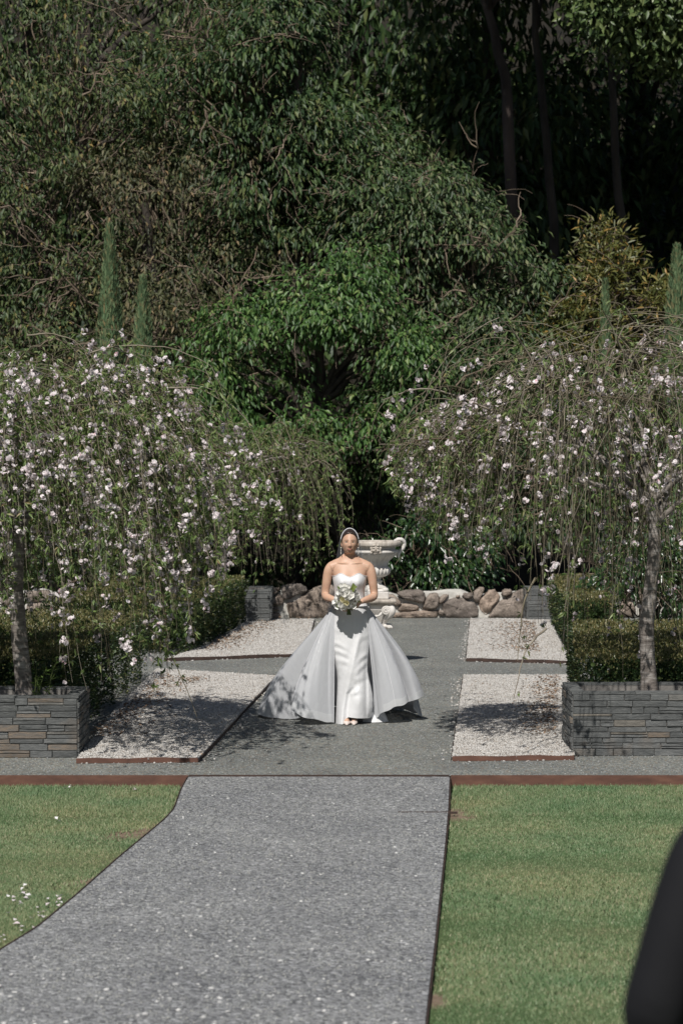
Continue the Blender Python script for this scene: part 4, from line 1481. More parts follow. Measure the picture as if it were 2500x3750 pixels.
def cherry(label, base, trunk_pts, trunk_r, dome, top, low, n_bough, n_ter, seed, bl_obj, bl_rest, leaf_n, leaf_size=.052, scale=1.0, extra=None, thin=None):
    """dome: (x, y, rx, ry) footprint; top(x): height of its outline; low(x, y): how far down the shoots hang"""
    rng = np.random.default_rng(seed)
    base = np.array(base, float)
    root = empty('weeping_cherry', base)
    tag(root, label, 'tree', 'weeping cherry trees growing in the slate planters')
    tr = np.array(trunk_pts, float)
    s = np.linspace(0, 1, 16)
    t = np.linspace(0, 1, len(tr))
    pl = np.stack([np.interp(s, t, tr[:, k]) for k in range(3)], 1)
    pl[1:-1] = (pl[:-2] + 2 * pl[1:-1] + pl[2:]) / 4
    rr = np.interp(s, [0, .06, .2, .6, 1], np.array([1.55, 1.15, .98, .86, .7]) * trunk_r) * (1 + rng.normal(0, .03, 16))
    V, F = tubes_np(pl[None], rr[None], 14)
    V = V + rng.normal(0, .003, V.shape)
    put('trunk', np_mesh('trunk', V - base, F, True), MATS['cherry_bark'], root)
    fork = pl[-1]
    cx, cy, rx, ry = dome

    def aim(n, rmin, rmax):
        a = rng.uniform(0, 2 * PI, n)
        r = np.sqrt(rng.uniform(rmin ** 2, rmax ** 2, n))
        x, y = cx + rx * r * np.sin(a), cy - ry * r * np.cos(a)
        return x, y, r

    def bows(p0, q, rise, K, wob):
        """arching branches from p0 to q that rise first and then bend over"""
        u = np.linspace(0, 1, K)[None, :, None]
        mid = p0 + (q - p0) * .42
        mid[:, 2] = np.maximum(p0[:, 2], q[:, 2]) + rise
        P = (1 - u) ** 2 * p0[:, None] + 2 * u * (1 - u) * mid[:, None] + u * u * q[:, None]
        return P + np.cumsum(rng.normal(0, wob, P.shape), 1) * (u > 0)

    # main limbs
    n1 = 13
    x, y, r = aim(n1, .35, .75)
    q = np.stack([x, y, np.minimum(top(x) - .25, top(x) * rng.uniform(.80, .95, n1)) - .25 * r * r], 1)
    st = pl[rng.integers(12, 16, n1)]
    L1 = bows(st, q, rng.uniform(.0, .15, n1), 13, .012)
    r1 = np.linspace(1, .2, 13)[None] * trunk_r * .42 * rng.uniform(.6, 1.1, (n1, 1))
    for k in range(n1):
        V, F = tubes_np(L1[k:k + 1], r1[k:k + 1], 8)
        put('limb', np_mesh('limb', V - base, F, True), MATS['cherry_bark'], root)
    # boughs that grow from the limbs and build the dome
    x, y, r = aim(n_bough, .15, 1.0)
    edge = np.sqrt(np.clip(1 - ((y - cy) / ry) ** 2 * .45, .2, 1))
    zt = 1.6 + (top(x) - 1.6) * edge * rng.uniform(.55, 1.0, n_bough) ** .8
    q = np.stack([x, y, zt - .22 * r ** 3], 1)
    d2 = ((L1[:, None, 3:, :] - q[None, :, None, :]) ** 2).sum(-1) + rng.uniform(0, .5, (n1, n_bough, 10))
    fl = d2.transpose(1, 0, 2).reshape(n_bough, -1).argmin(1)
    p0 = L1[:, 3:].reshape(-1, 3)[fl]
    L2 = bows(p0, q, rng.uniform(.02, .22, n_bough), 11, .010)
    if thin is not None:
        L2 = L2[thin(L2[:, -1]) | (rng.random(len(L2)) < .05)]
    if extra is not None:
        L2 = np.concatenate([L2, extra(rng)])
    # shoots that hang from the boughs
    src = L2[:, 3:].reshape(-1, 3)
    tg = norm(L2[:, 3:] - L2[:, 2:-1]).reshape(-1, 3)
    i = rng.integers(0, len(src), n_ter)
    q, tq = src[i], tg[i]
    out = norm((q - fork) * [1, 1, 0] + 1e-3)
    lo = low(q[:, 0], q[:, 1]) + np.abs(rng.normal(0, .28, n_ter))
    ln = np.clip(q[:, 2] - lo, .12, 9) * rng.uniform(.30, 1.0, n_ter) ** .7 + .12
    d0 = norm(out * rng.uniform(.0, .7, (n_ter, 1)) + tq * .6 + .5 * rdir(n_ter, rng))
    L3 = arcs(q, d0, 14, ln / 14 * 1.25, np.where(rng.random(n_ter) < .4, rng.uniform(.09, .18, n_ter), rng.uniform(.16, .40, n_ter)), .075, rng)
    rise = np.maximum.accumulate(L3[..., 2] - L3[:, :1, 2], 1)[:, -1]
    L3 = L3[rise < .22]
    L3[..., 2] = np.maximum(L3[..., 2], .25)
    if thin is not None:
        L3 = L3[thin(L3[:, 6]) | (rng.random(len(L3)) < .03)]
    ok = (L3[:, -1, 2] > low(L3[:, -1, 0], L3[:, -1, 1]) - .12) & (np.abs(L3[:, -1, 0] - cx) < rx * 1.04)
    L3 = L3[ok]
    V2, F2 = tubes_np(L2, np.tile(np.linspace(.0085, .0022, 11), (len(L2), 1)) * scale, 5)
    V3, F3 = tubes_np(L3, np.tile(np.linspace(.0030, .0014, 15), (len(L3), 1)) * scale, 3)
    tag(put('branches', np_mesh('branches', V2 - base, F2, True), MATS['cherry_twig'], root), kind='stuff')
    tag(put('hanging_twigs', np_mesh('hanging_twigs', V3 - base, F3), MATS['cherry_twig'], root), kind='stuff')
    # leaves in little tufts along the shoots
    pts = np.concatenate([L3[:, 1:].reshape(-1, 3), L2[:, 3:].reshape(-1, 3)])
    nt = leaf_n // 4
    i = rng.integers(0, len(pts), nt)
    q = np.repeat(pts[i] + rng.normal(0, .02, (nt, 3)), 4, 0)
    n = len(q)
    ax = np.repeat(norm(rdir(nt, rng) * .7 + np.array([0, 0, -.35])), 4, 0)
    T = norm(ax + .55 * rdir(n, rng))
    Ls = leaf_size * rng.uniform(.6, 1.35, n)
    VF = kites(q - base, T, norm(np.array([-.1, -.3, .8]) + .8 * rdir(n, rng)), Ls, Ls * .27, .15, .12)
    stuff('foliage', VF, 'leaf_cherry', None, None, parent=root)
    # blossoms sit in garlands: pick shoots, then points along them
    nb = bl_obj + bl_rest
    if nb:
        nsh = max(10, nb // 3)
        wgt = rng.random(len(L3)) ** .7
        sh = rng.choice(len(L3), nsh, p=wgt / wgt.sum())
        i = np.repeat(sh, 3)[:nb]
        st = np.repeat(rng.integers(1, 14, nsh), 3)[:nb]
        kk = np.clip(st + rng.integers(-1, 3, len(i)), 0, 14)
        B = L3[i, kk] + rng.normal(0, .022, (len(i), 3))
        order = np.argsort(B[:, 1] + rng.normal(0, .5, len(B)))
        B = B[order]
        for q in B[:bl_obj]:
            me = FLOWERS[rng.integers(0, 6)][0]
            o = put('blossom', me, None, root, q - base)
            o.rotation_euler = rng.uniform(0, 6.28, 3)
            o.scale = (rng.uniform(.8, 1.3),) * 3
        parts = []
        for q in B[bl_obj:]:
            _, V, F = FLOWERS[rng.integers(0, 6)]
            a = rng.uniform(0, 2 * PI)
            R = np.array([[math.cos(a), -math.sin(a), 0], [math.sin(a), math.cos(a), 0], [0, 0, 1]])
            parts.append((V @ R.T * rng.uniform(.7, 1.25) + q - base, F))
        if parts:
            stuff('blossoms', join_np(parts), 'petal', None, None, parent=root)
    return root, L1, L2, L3


# right tree
bx = at_d(2377, 2535, 20.25)
tz = lambda px, py, D=20.25: at_d(px, py, D)
R_trunk = [(bx[0], 20.25, .34), tz(2373, 2440), tz(2363, 2315), tz(2376, 2190), tz(2392, 2060), tz(2398, 1950), tz(2390, 1830)]
r_top = lambda x: np.interp(x, [.2, .6, 1.26, 1.5, 1.85, 2.3, 2.9, 3.5, 4.7], [2.75, 2.98, 3.02, 3.38, 3.48, 3.70, 3.68, 3.4, 2.7])


def r_low(x, y):
    a = np.interp(x, [.3, .5, .8, 1.2, 1.5, 1.8, 2.05], [2.5, 2.15, 1.8, 1.6, 1.25, .85, .62])
    b_ = np.where((y < 19.75) & (x > 1.8), .5 + (19.75 - y) / .6, 0)
    return np.maximum(a, b_)


def r_extra(rng):
    """the long whips that rise above the crown on its left side"""
    ps = [((2010, 1440), (1830, 1170), 20.0), ((1990, 1470), (1690, 1270), 20.1), ((1960, 1350), (1910, 1240), 20.2), ((2300, 1330), (2200, 1120), 20.0), ((2380, 1250), (2230, 1105), 20.3),
          ((1800, 1500), (1410, 1450), 19.9), ((1760, 1640), (1400, 1700), 19.8), ((2000, 2300), (1890, 2560), 19.6), ((1960, 2120), (1910, 2420), 19.7), ((1690, 1760), (1640, 1930), 19.8)]
    out = []
    s = np.linspace(0, 1, 11)[:, None]
    for (a, b, D) in ps:
        p, q = at_d(*a, D), at_d(*b, D - .3)
        bow = np.array([-.05, 0, .14]) * np.linalg.norm(q - p)
        out.append(p + (q - p) * s + np.sin(s * PI) * bow + np.cumsum(rng.normal(0, .006, (11, 3)), 0))
    return np.array(out)


cherry('weeping cherry with grey twigs and sparse white blossom, growing in the right slate planter', (bx[0], 20.25, .36), R_trunk, .066, (2.55, 20.35, 2.25, 1.5), r_top, r_low, 340, 2000, 7, 295, 1900, 30000, extra=r_extra, scale=1.3)

# left tree
bl_ = at_d(95, 2560, 20.1)
L_trunk = [(bl_[0], 20.1, .33), tz(85, 2480, 20.1), tz(72, 2330, 20.1), tz(62, 2200, 20.1), tz(60, 2080, 20.1), tz(70, 1950, 20.1)]
l_top = lambda x: np.interp(x, [-4.7, -3.6, -2.86, -1.95, -1.49, -1.1, -.89, -.63, -.5], [2.7, 3.4, 3.52, 3.34, 3.22, 3.10, 2.86, 2.42, 2.2])


def l_low(x, y):
    a = np.interp(x, [-4.6, -2.9, -2.5, -2.0, -1.6, -1.2, -.9, -.65], [.9, .8, .75, .55, .6, 1.05, 1.5, 2.0])
    b_ = np.where((y < 19.65) & (x < -2.15), .25 + (19.65 - y) / .6, 0)
    return np.maximum(a, b_)


def l_extra(rng):
    ps = [((300, 1300), (770, 1350), 19.9), ((620, 1420), (860, 1500), 19.7), ((700, 1650), (975, 1790), 19.7), ((520, 2280), (700, 2610), 19.5), ((100, 1230), (330, 1290), 20.1), ((560, 2050), (620, 2520), 19.5), ((760, 1800), (870, 2010), 19.7)]
    out = []
    s = np.linspace(0, 1, 11)[:, None]
    for (a, b, D) in ps:
        p, q = at_d(*a, D), at_d(*b, D - .25)
        out.append(p + (q - p) * s + np.sin(s * PI) * np.array([.03, 0, .12]) * np.linalg.norm(q - p) + np.cumsum(rng.normal(0, .006, (11, 3)), 0))
    return np.array(out)


cherry('weeping cherry thick with white blossom, growing in the left slate planter', (bl_[0], 20.1, .34), L_trunk, .072, (-2.65, 20.25, 2.08, 1.45), l_top, l_low, 330, 2000, 9, 298, 5200, 90000, extra=l_extra, thin=lambda p: (p[:, 0] < -1.12) | (p[:, 1] < 19.65))

# tree further back on the left
bm = at_d(815, 2110, 35.2)
M_trunk = [(bm[0], 35.2, .3), at_d(813, 2110, 35.2), at_d(818, 2000, 35.2), at_d(828, 1880, 35.2), at_d(850, 1790, 35.2)]
m_top = lambda x: np.interp(x, [-3.5, -1.7, -.64, -.2, .15], [2.5, 2.9, 2.92, 2.72, 2.4])
m_low = lambda x, y: np.interp(x, [-2.5, -1.2, -.3, .1], [.6, .6, .8, 1.35])
cherry('weeping cherry further back with hanging green shoots and few flowers, left of the bride', (bm[0], 35.2, .33), M_trunk, .075, (-1.72, 35.2, 1.85, 1.2), m_top, m_low, 90, 400, 17, 60, 50, 17000,
       leaf_size=.06, scale=1.25)

# a few herbs growing in the left planter
rng = np.random.default_rng(5)
hb = at_d(150, 2550, 20.05)
root = empty('planter_weed', (hb[0], 20.05, .34))
tag(root, 'upright green weeds growing beside the left tree trunk in its planter', 'plant')
st, lv = [], []
for k in range(7):
    a = rng.uniform(-.14, .10)
    h = rng.uniform(.15, .42)
    s = np.linspace(0, 1, 6)[:, None]
    p = np.array([a, rng.uniform(-.05, .1), 0]) + np.array([rng.normal(0, .04), 0, h]) * s + np.array([rng.normal(0, .03), 0, 0]) * s ** 2
    st.append(p)
    for j in range(16):
        u = rng.random()
        lv.append((p[0] + (p[-1] - p[0]) * u, norm(rdir(1, rng)[0] * [1, 1, .3] + [0, 0, .35])))
V, F = tubes_np(np.array(st), np.tile(np.linspace(.004, .002, 6), (7, 1)), 4)
put('stems', np_mesh('stems', V, F), MATS['stem_green'], root)
VF = kites(np.array([a for a, _ in lv]), np.array([b_ for _, b_ in lv]), np.array([0, 0, 1.]) + .3 * rdir(len(lv), rng), rng.uniform(.05, .10, len(lv)), .016)
tag(put('leaves', np_mesh('leaves', *VF), MATS['herb'], root), kind='stuff')

# ------------------------------------------------------------------ urn on its pedestal
ub = at_d(1374, 2440, 27.9)
URN = empty('garden_urn', (ub[0], 27.9, 0))
tag(URN, 'white carved stone urn with curled handles on a scrolled pedestal, behind the bride', 'urn')


def lathe(prof, n=96, ripple=None):
    prof = np.array(prof, float)
    rings = []
    a = np.arange(n) * 2 * PI / n
    for (z, r) in prof:
        rr = np.full(n, r)
        if ripple:
            z0, z1, cnt, amp = ripple
            w_ = np.clip(min(z - z0, z1 - z) / (.18 * (z1 - z0)), 0, 1)
            rr = rr * (1 + w_ * amp * (np.abs(np.cos(a * cnt / 2)) ** .7 - .65))
        rings.append(np.stack([rr * np.cos(a), rr * np.sin(a), np.full(n, z)], 1))
    return np.array(rings)


def spline(pts, n):
    pts = np.array(pts, float)
    s = np.linspace(0, len(pts) - 1, n)
    out = np.empty((n, pts.shape[1]))
    for k, u in enumerate(s):
        i = min(int(u), len(pts) - 2)
        t = u - i
        p0, p1, p2, p3 = pts[max(i - 1, 0)], pts[i], pts[i + 1], pts[min(i + 2, len(pts) - 1)]
        out[k] = .5 * ((2 * p1) + (-p0 + p2) * t + (2 * p0 - 5 * p1 + 4 * p2 - p3) * t * t + (-p0 + 3 * p1 - 3 * p2 + p3) * t ** 3)
    return out


m_ = MB().loft(lathe(spline([(1.388, .262), (1.392, .285), (1.405, .295), (1.430, .296), (1.447, .287), (1.449, .262), (1.440, .245)], 20), 180, (1.385, 1.446, 60, .035)), cap=(False, False))
m_.build('rim', MATS['urn_weathered'], URN, True)
m_ = MB().loft(lathe([(1.392, .262), (1.388, .235), (1.35, .228), (1.345, .262), (1.318, .266), (1.312, .256)], 72), cap=(False, False))
m_.build('neck', MATS['urn_stone'], URN, True)
m_ = MB().loft(lathe(spline([(1.155, .136), (1.18, .140), (1.215, .155), (1.25, .188), (1.283, .232), (1.312, .254)], 22), 216, (1.15, 1.40, 20, .09)), cap=(False, False))
m_.build('bowl', MATS['urn_stone'], URN, True)
m_ = MB().loft(lathe(spline([(1.03, .05), (1.04, .105), (1.06, .142), (1.09, .163), (1.12, .166), (1.148, .152), (1.157, .134)], 22), 240, (1.02, 1.152, 22, .17)), cap=(True, False))
m_.build('gadrooned_base', MATS['urn_stone'], URN, True)
m_ = MB().loft(lathe([(1.44, .246), (1.36, .215), (1.28, .17), (1.26, .0)], 48), cap=(False, False))
m_.build('inside', MATS['urn_weathered'], URN, True)
m_ = MB().loft(lathe(spline([(.905, .13), (.925, .118), (.945, .078), (.965, .068), (.985, .082), (1.0, .062), (1.02, .066), (1.035, .085)], 24), 60, (.93, 1.03, 12, .06)), cap=(True, True))
m_.build('stem', MATS['urn_stone'], URN, True)
for s in (-1, 1):
    hp = spline([(.225, -.02, 1.448), (.262, -.03, 1.468), (.305, -.02, 1.462), (.333, 0, 1.425), (.322, .0, 1.375), (.285, -.01, 1.335), (.268, -.02, 1.30), (.268, -.02, 1.262)], 26)
    hp[:, 0] *= s
    rad = np.interp(np.linspace(0, 1, 26), [0, .3, .6, .85, 1], [.020, .024, .023, .021, .014]) * (1 + .07 * np.sin(np.arange(26) * 2.2))
    MB().tube(hp, rad, 10).build('handle', MATS['urn_stone'], URN, True)
# lion mask on the rim
mk = MB()
mk.ball((0, -.272, 1.365), (.048, .035, .056), 14, 10)
mk.ball((0, -.306, 1.358), (.012, .014, .022), 8, 6)
for s in (-1, 1):
    mk.ball((s * .022, -.300, 1.380), (.017, .012, .008), 8, 6)
    mk.ball((s * .022, -.298, 1.350), (.018, .014, .014), 8, 6)
    for k in range(4):
        mk.ball((s * (.046 + .006 * (k % 2)), -.274, 1.402 - .026 * k), (.017, .016, .018), 8, 6)
    mk.ball((s * .020, -.292, 1.408), (.022, .018, .014), 8, 6)
mk.ball((0, -.300, 1.333), (.020, .012, .008), 8, 6)
mk.ball((0, -.286, 1.316), (.026, .018, .014), 8, 6)
mk.build('lion_mask', MATS['urn_weathered'], URN, True)


def sq(h, z, ch=.012):
    return [(-h + ch, -h, z), (h - ch, -h, z), (h, -h + ch, z), (h, h - ch, z), (h - ch, h, z), (-h + ch, h, z), (-h, h - ch, z), (-h, -h + ch, z)]


m_ = MB().loft([sq(.150, .788), sq(.153, .792), sq(.153, .862), sq(.148, .868)])
m_.build('plinth', MATS['urn_stone'], URN)
m_ = MB().loft([sq(.150, .869, .05), sq(.142, .885, .06), sq(.118, .903, .05)])
for sx in (-1, 1):
    for sy in (-1, 1):
        m_.ball((sx * .11, sy * .11, .888), (.042, .042, .030), 10, 7)
m_.build('plinth_carving', MATS['urn_stone'], URN, True)
m_ = MB().loft([sq(.190, .716), sq(.205, .722), sq(.208, .735), sq(.232, .748), (sq(.236, .757)), sq(.236, .772), sq(.226, .784)])
m_.build('cornice', MATS['urn_weathered'], URN)
m_ = MB().loft([sq(.085, .45, .02), sq(.095, .52, .02), sq(.130, .60, .02), sq(.168, .66, .02), sq(.178, .715, .02)])
m_.build('pedestal_body', MATS['urn_stone'], URN)
m_ = MB().loft([sq(.118, 0.03), sq(.118, .40), sq(.112, .43), sq(.105, .455)])
m_.loft([sq(.150, 0), sq(.150, .035), sq(.120, .045)])
m_.build('shaft', MATS['urn_stone'], URN)
vt = np.linspace(0, 1, 44)
for k in range(4):
    a = PI / 4 + k * PI / 2
    ca, sa = math.cos(a), math.sin(a)
    rot = lambda p: [(x * ca - y * sa, x * sa + y * ca, z) for x, y, z in p]
    lg = spline([(.215, 0, .705), (.262, 0, .690), (.272, 0, .640), (.235, 0, .600), (.175, 0, .560), (.138, 0, .520), (.135, 0, .485), (.165, 0, .466), (.205, 0, .462)], 26)
    leg = MB().tube(rot(lg), np.interp(np.linspace(0, 1, 26), [0, .2, .45, .7, .9, 1], [.024, .036, .036, .028, .024, .020]), 10)
    for j in (-1, 0, 1):
        pw = [(.195, j * .018, .470), (.226, j * .022, .468), (.240, j * .023, .458)]
        leg.tube(rot(pw), [.017, .017, .012], 8)
    for j in (-1, 1):     # acanthus ribs on the knee
        leg.tube(rot(spline([(.245, j * .035, .655), (.232, j * .042, .61), (.175, j * .030, .565), (.150, j * .02, .53)], 10)), [.016, .018, .016, .015, .014, .013, .012, .010, .009, .007], 7)
    leg.build('leg', MATS['urn_stone'], URN, True)
for k in range(4):          # spiral volutes on each face, near both corners
    a = k * PI / 2
    ca, sa = math.cos(a), math.sin(a)
    v_ = MB()
    for s in (-1, 1):
        r = .052 * (1 - vt * .82)
        th = vt * 4.4 * PI
        p = np.stack([s * (.122 + r * np.cos(th)), np.full(44, -.192) - .016 * vt, .655 + r * np.sin(th)], 1)
        p = np.array([(x * ca - y * sa, x * sa + y * ca, z) for x, y, z in p])
        v_.tube(p, np.linspace(.016, .009, 44), 7)
        bx_ = np.array([(s * .122, -.180, .655)])
        v_.ball((bx_[0][0] * ca - bx_[0][1] * sa, bx_[0][0] * sa + bx_[0][1] * ca, .655), (.030, .030, .034), 12, 8)
    gl = spline([(-.09, -.175, .66), (-.05, -.185, .605), (0, -.185, .59), (.05, -.185, .605), (.09, -.175, .66)], 14)
    v_.tube([(x * ca - y * sa, x * sa + y * ca, z) for x, y, z in gl], .014 + .004 * np.sin(np.arange(14) * 2.0), 7)
    v_.build('volute', MATS['urn_stone'], URN, True)


# ------------------------------------------------------------------ the bride
def fused(name, mb, voxel, smooth_it, mat, parent):
    """overlapping closed shapes -> one continuous surface"""
    me = mb.mesh(name + '_src')
    o = bpy.data.objects.new(name + '_src', me)
    C.objects.link(o)
    r = o.modifiers.new('remesh', 'REMESH')
    r.mode = 'VOXEL'
    r.voxel_size = voxel
    r.adaptivity = 0
    s = o.modifiers.new('smooth', 'SMOOTH')
    s.factor = .5
    s.iterations = smooth_it
    dg = bpy.context.evaluated_depsgraph_get()
    dg.update()
    out = bpy.data.meshes.new_from_object(o.evaluated_get(dg), depsgraph=dg)
    bpy.data.objects.remove(o)
    bpy.data.meshes.remove(me)
    out.name = name
    out.polygons.foreach_set('use_smooth', np.ones(len(out.polygons), bool))
    out.materials.clear()
    out.materials.append(MATS[mat])
    return put(name, out, None, parent)


foot = on_z(1285, 2655, 0)
BY = foot[1] + .22
BX = at_d(1280, 2300, BY)[0]
BRIDE = empty('person', (BX, BY, 0))
tag(BRIDE, 'woman in a strapless white satin gown and veil walking up the path with a bouquet', 'person')

TZ = np.array([.93, 1.00, 1.06, 1.12, 1.18, 1.24, 1.30, 1.35, 1.40, 1.44, 1.465, 1.485, 1.503, 1.525])
TRX = np.array([.172, .160, .142, .129, .126, .132, .143, .151, .166, .172, .165, .138, .086, .060])
TRY = np.array([.125, .118, .106, .097, .094, .100, .106, .104, .096, .082, .074, .066, .060, .056])
TCY = np.array([.02, .02, .015, .01, .005, .0, .0, .005, .01, .015, .018, .02, .022, .024])


def t_in(z, q):
    z = np.asarray(z, float)
    return sum(np.interp(z + d_, TZ, q) for d_ in (-.022, -.011, 0, .011, .022)) / 5


def torso_ring(z, n=64, off=0.0, bust=1.0):
    rx, ry, cy = (float(t_in(z, q)) for q in (TRX, TRY, TCY))
    a = np.arange(n) * 2 * PI / n
    x, y = rx * np.sin(a), -ry * np.cos(a)
    e = 2.4
    sup = (np.abs(np.sin(a)) ** e + np.abs(np.cos(a)) ** e) ** (-1 / e)
    x, y = x * sup, y * sup
    front = np.clip(np.cos(a) * 1.6, 0, 1)
    bz = math.exp(-((z - 1.295) / .062) ** 2)
    y = y - bust * front * bz * (.036 * np.exp(-((x - .070) / .046) ** 2) + .036 * np.exp(-((x + .070) / .046) ** 2))
    r = np.hypot(x, y)
    k = (r + off) / np.maximum(r, 1e-6)
    return np.stack([x * k, y * k + cy, np.full(n, z)], 1)


HC = np.array([0.0, -.015, 1.660])


def face_push(x, z):
    g = lambda x0, z0, sx, sz: np.exp(-((x - x0) / sx) ** 2 - ((z - z0) / sz) ** 2)
    d = .021 * g(0, -.041, .0115, .012) + .012 * g(0, -.020, .0085, .020) + .006 * g(.010, -.046, .007, .007) + .006 * g(-.010, -.046, .007, .007)
    d = d + .002 * (g(.03, .012, .024, .009) + g(-.03, .012, .024, .009)) - .0055 * (g(.030, -.006, .016, .011) + g(-.030, -.006, .016, .011))
    d = d + .005 * (g(.042, -.034, .020, .018) + g(-.042, -.034, .020, .018)) + .006 * g(0, -.066, .022, .007) + .007 * g(0, -.076, .019, .006) - .004 * g(0, -.0705, .022, .0022)
    d = d + .008 * g(0, -.100, .022, .013) - .003 * g(0, -.087, .022, .006)
    return d


def head_at(lat, az, off=0.0):
    """point of the head for latitude and azimuth arrays (azimuth 0 looks at the camera)"""
    cl = np.clip(np.cos(lat), 1e-4, 1)
    z = np.sin(lat)
    low = np.clip(-z, 0, 1)
    cx = np.where(z < 0, cl ** .60, cl) * (1 - .15 * low ** 2)
    cy = np.where(z < 0, cl ** .72, cl)
    X = .072 * cx * np.sin(az)
    Y = -np.cos(az)
    Y = np.where(Y < 0, .094 * cy * Y, .094 * cl * Y * (1 - .30 * low ** 1.5))
    Z = .113 * z + 0 * az
    fr = np.clip(np.cos(az) * cl * 2.2, 0, 1)
    Y = Y - fr * face_push(X, Z)
    k = 1 + off / .09
    return np.stack([X * k, Y * k, Z * k], -1)


TILT = math.radians(6.0)


def tilt(P):
    """lift the chin a little: turn points about the middle of the head"""
    P = np.asarray(P, float) - HC
    c, q = math.cos(TILT), math.sin(TILT)
    return np.stack([P[..., 0], P[..., 1] * c + P[..., 2] * q, P[..., 2] * c - P[..., 1] * q], -1) + HC


def tilt_ob(o):
    me = o.data
    V = np.empty(len(me.vertices) * 3, np.float32)
    me.vertices.foreach_get('co', V)
    me.vertices.foreach_set('co', tilt(V.reshape(-1, 3)).astype(np.float32).ravel())
    me.update()
    return o


def head_pts(nu=96, nv=84, off=0.0):
    lat = np.linspace(-PI / 2 + .03, PI / 2 - .03, nv)[:, None] * np.ones((1, nu))
    az = (np.arange(nu) * 2 * PI / nu)[None] * np.ones((nv, 1))
    return head_at(lat, az, off)


def face_y(x, z, off=0.0):
    lat = math.asin(max(-1, min(1, z / .113)))
    cl = max(1e-4, math.cos(lat))
    low = max(0, -z / .113)
    xr = .072 * (cl ** .60 if z < 0 else cl) * (1 - .15 * low ** 2)
    q = math.sqrt(max(0.0, 1 - (x / xr) ** 2))
    return -(.094 * (cl ** .72 if z < 0 else cl) * q + float(face_push(np.array(x), np.array(z)))) - off


body = MB()
body.loft([torso_ring(z) for z in np.linspace(.93, 1.525, 44)])
nk = [(0, .024, 1.47), (0, .020, 1.52), (0, .012, 1.56), (0, .006, 1.60), (0, .0, 1.64)]
body.tube(spline(nk, 14), np.interp(np.linspace(0, 1, 14), [0, .3, .6, 1], [.070, .052, .050, .052]), 24)
body.loft(tilt(head_pts() + HC))
for s in (-1, 1):
    body.ball(HC + np.array([s * .074, .008, -.020]), (.009, .018, .030), 10, 8)          # ears
    # shoulder and chest flow together
    body.tube([(s * .07, .002, 1.452), (s * .12, .004, 1.444), (s * .165, .004, 1.425)], [.040, .050, .054], 16)
    body.tube([(s * .03, .03, 1.53), (s * .08, .028, 1.485), (s * .14, .016, 1.455)], [.034, .036, .040], 14)
    # collar bones
    body.tube(spline([(s * .018, -.050, 1.462), (s * .07, -.050, 1.468), (s * .12, -.028, 1.466), (s * .155, -.005, 1.455)], 12), .009, 8)
    arm = spline([(s * .135, .012, 1.448), (s * .166, .006, 1.432), (s * .188, .0, 1.40), (s * .203, -.003, 1.345), (s * .213, -.003, 1.28), (s * .221, .004, 1.22), (s * .224, -.004, 1.178), (s * .214, -.045, 1.158),
                  (s * .190, -.080, 1.148), (s * .160, -.126, 1.140), (s * .128, -.168, 1.132), (s * .108, -.195, 1.126)], 46)
    body.tube(arm, np.interp(np.linspace(0, 1, 46), [0, .10, .2, .32, .46, .55, .62, .72, .85, .94, 1], [.046, .048, .047, .042, .0375, .0355, .037, .0375, .031, .025, .024]), 20)
# hands: palm, four unequal bent fingers and a thumb each
def hand(mb, wrist, knuckles, palm_r, fingers, thumb, dy=.045):
    sh = np.array([0, dy, 0])
    k0, k3 = np.array(knuckles[0], float) + sh, np.array(knuckles[1], float) + sh
    w_ = np.array(wrist, float) + sh
    thumb = np.array(thumb, float) + sh
    for t in np.linspace(0, 1, 4):
        kk = k0 + (k3 - k0) * t
        mb.tube([w_ + (kk - w_) * .05, w_ + (kk - w_) * .55, kk], [palm_r * 1.05, palm_r, palm_r * .85], 10)
    for t, ln, dirs in fingers:
        p = k0 + (k3 - k0) * t
        pts = [p - norm(dirs[0]) * .012, p]
        for d_, f in zip(dirs, (.46, .31, .23)):
            pts.append(pts[-1] + norm(d_) * ln * f)
        mb.tube(pts, [.0088, .0085, .0080, .0074, .0064], 10)
    mb.tube(thumb, [.0115, .0105, .0092, .0075], 10)


# her left hand (right in the picture) wraps the stems from the right
hand(body, (.112, -.234, 1.128), ((.052, -.300, 1.126), (.058, -.270, 1.074)), .0125,
     [(0.0, .070, ((-1, -.25, -.25), (-.9, .35, -.55), (-.45, .7, -.6))), (.34, .078, ((-1, -.25, -.2), (-.9, .4, -.35), (-.4, .8, -.45))),
      (.67, .073, ((-1, -.3, -.15), (-.9, .45, -.25), (-.4, .85, -.3))), (1.0, .058, ((-1, -.3, -.1), (-.85, .5, -.2), (-.4, .85, -.2)))],
     [(.085, -.262, 1.138), (.060, -.300, 1.150), (.034, -.318, 1.154), (.014, -.322, 1.150)])
# her right hand carries the stems from below
hand(body, (-.112, -.234, 1.124), ((-.062, -.292, 1.092), (-.052, -.262, 1.046)), .0125,
     [(0.0, .070, ((1, -.3, -.2), (.85, .3, -.3), (.4, .8, -.1))), (.34, .078, ((1, -.3, -.22), (.85, .35, -.2), (.4, .85, 0))),
      (.67, .073, ((1, -.3, -.2), (.85, .4, -.1), (.4, .85, .1))), (1.0, .058, ((1, -.3, -.15), (.85, .45, 0), (.4, .85, .1)))],
     [(-.085, -.258, 1.120), (-.056, -.298, 1.118), (-.030, -.314, 1.108), (-.008, -.318, 1.100)])
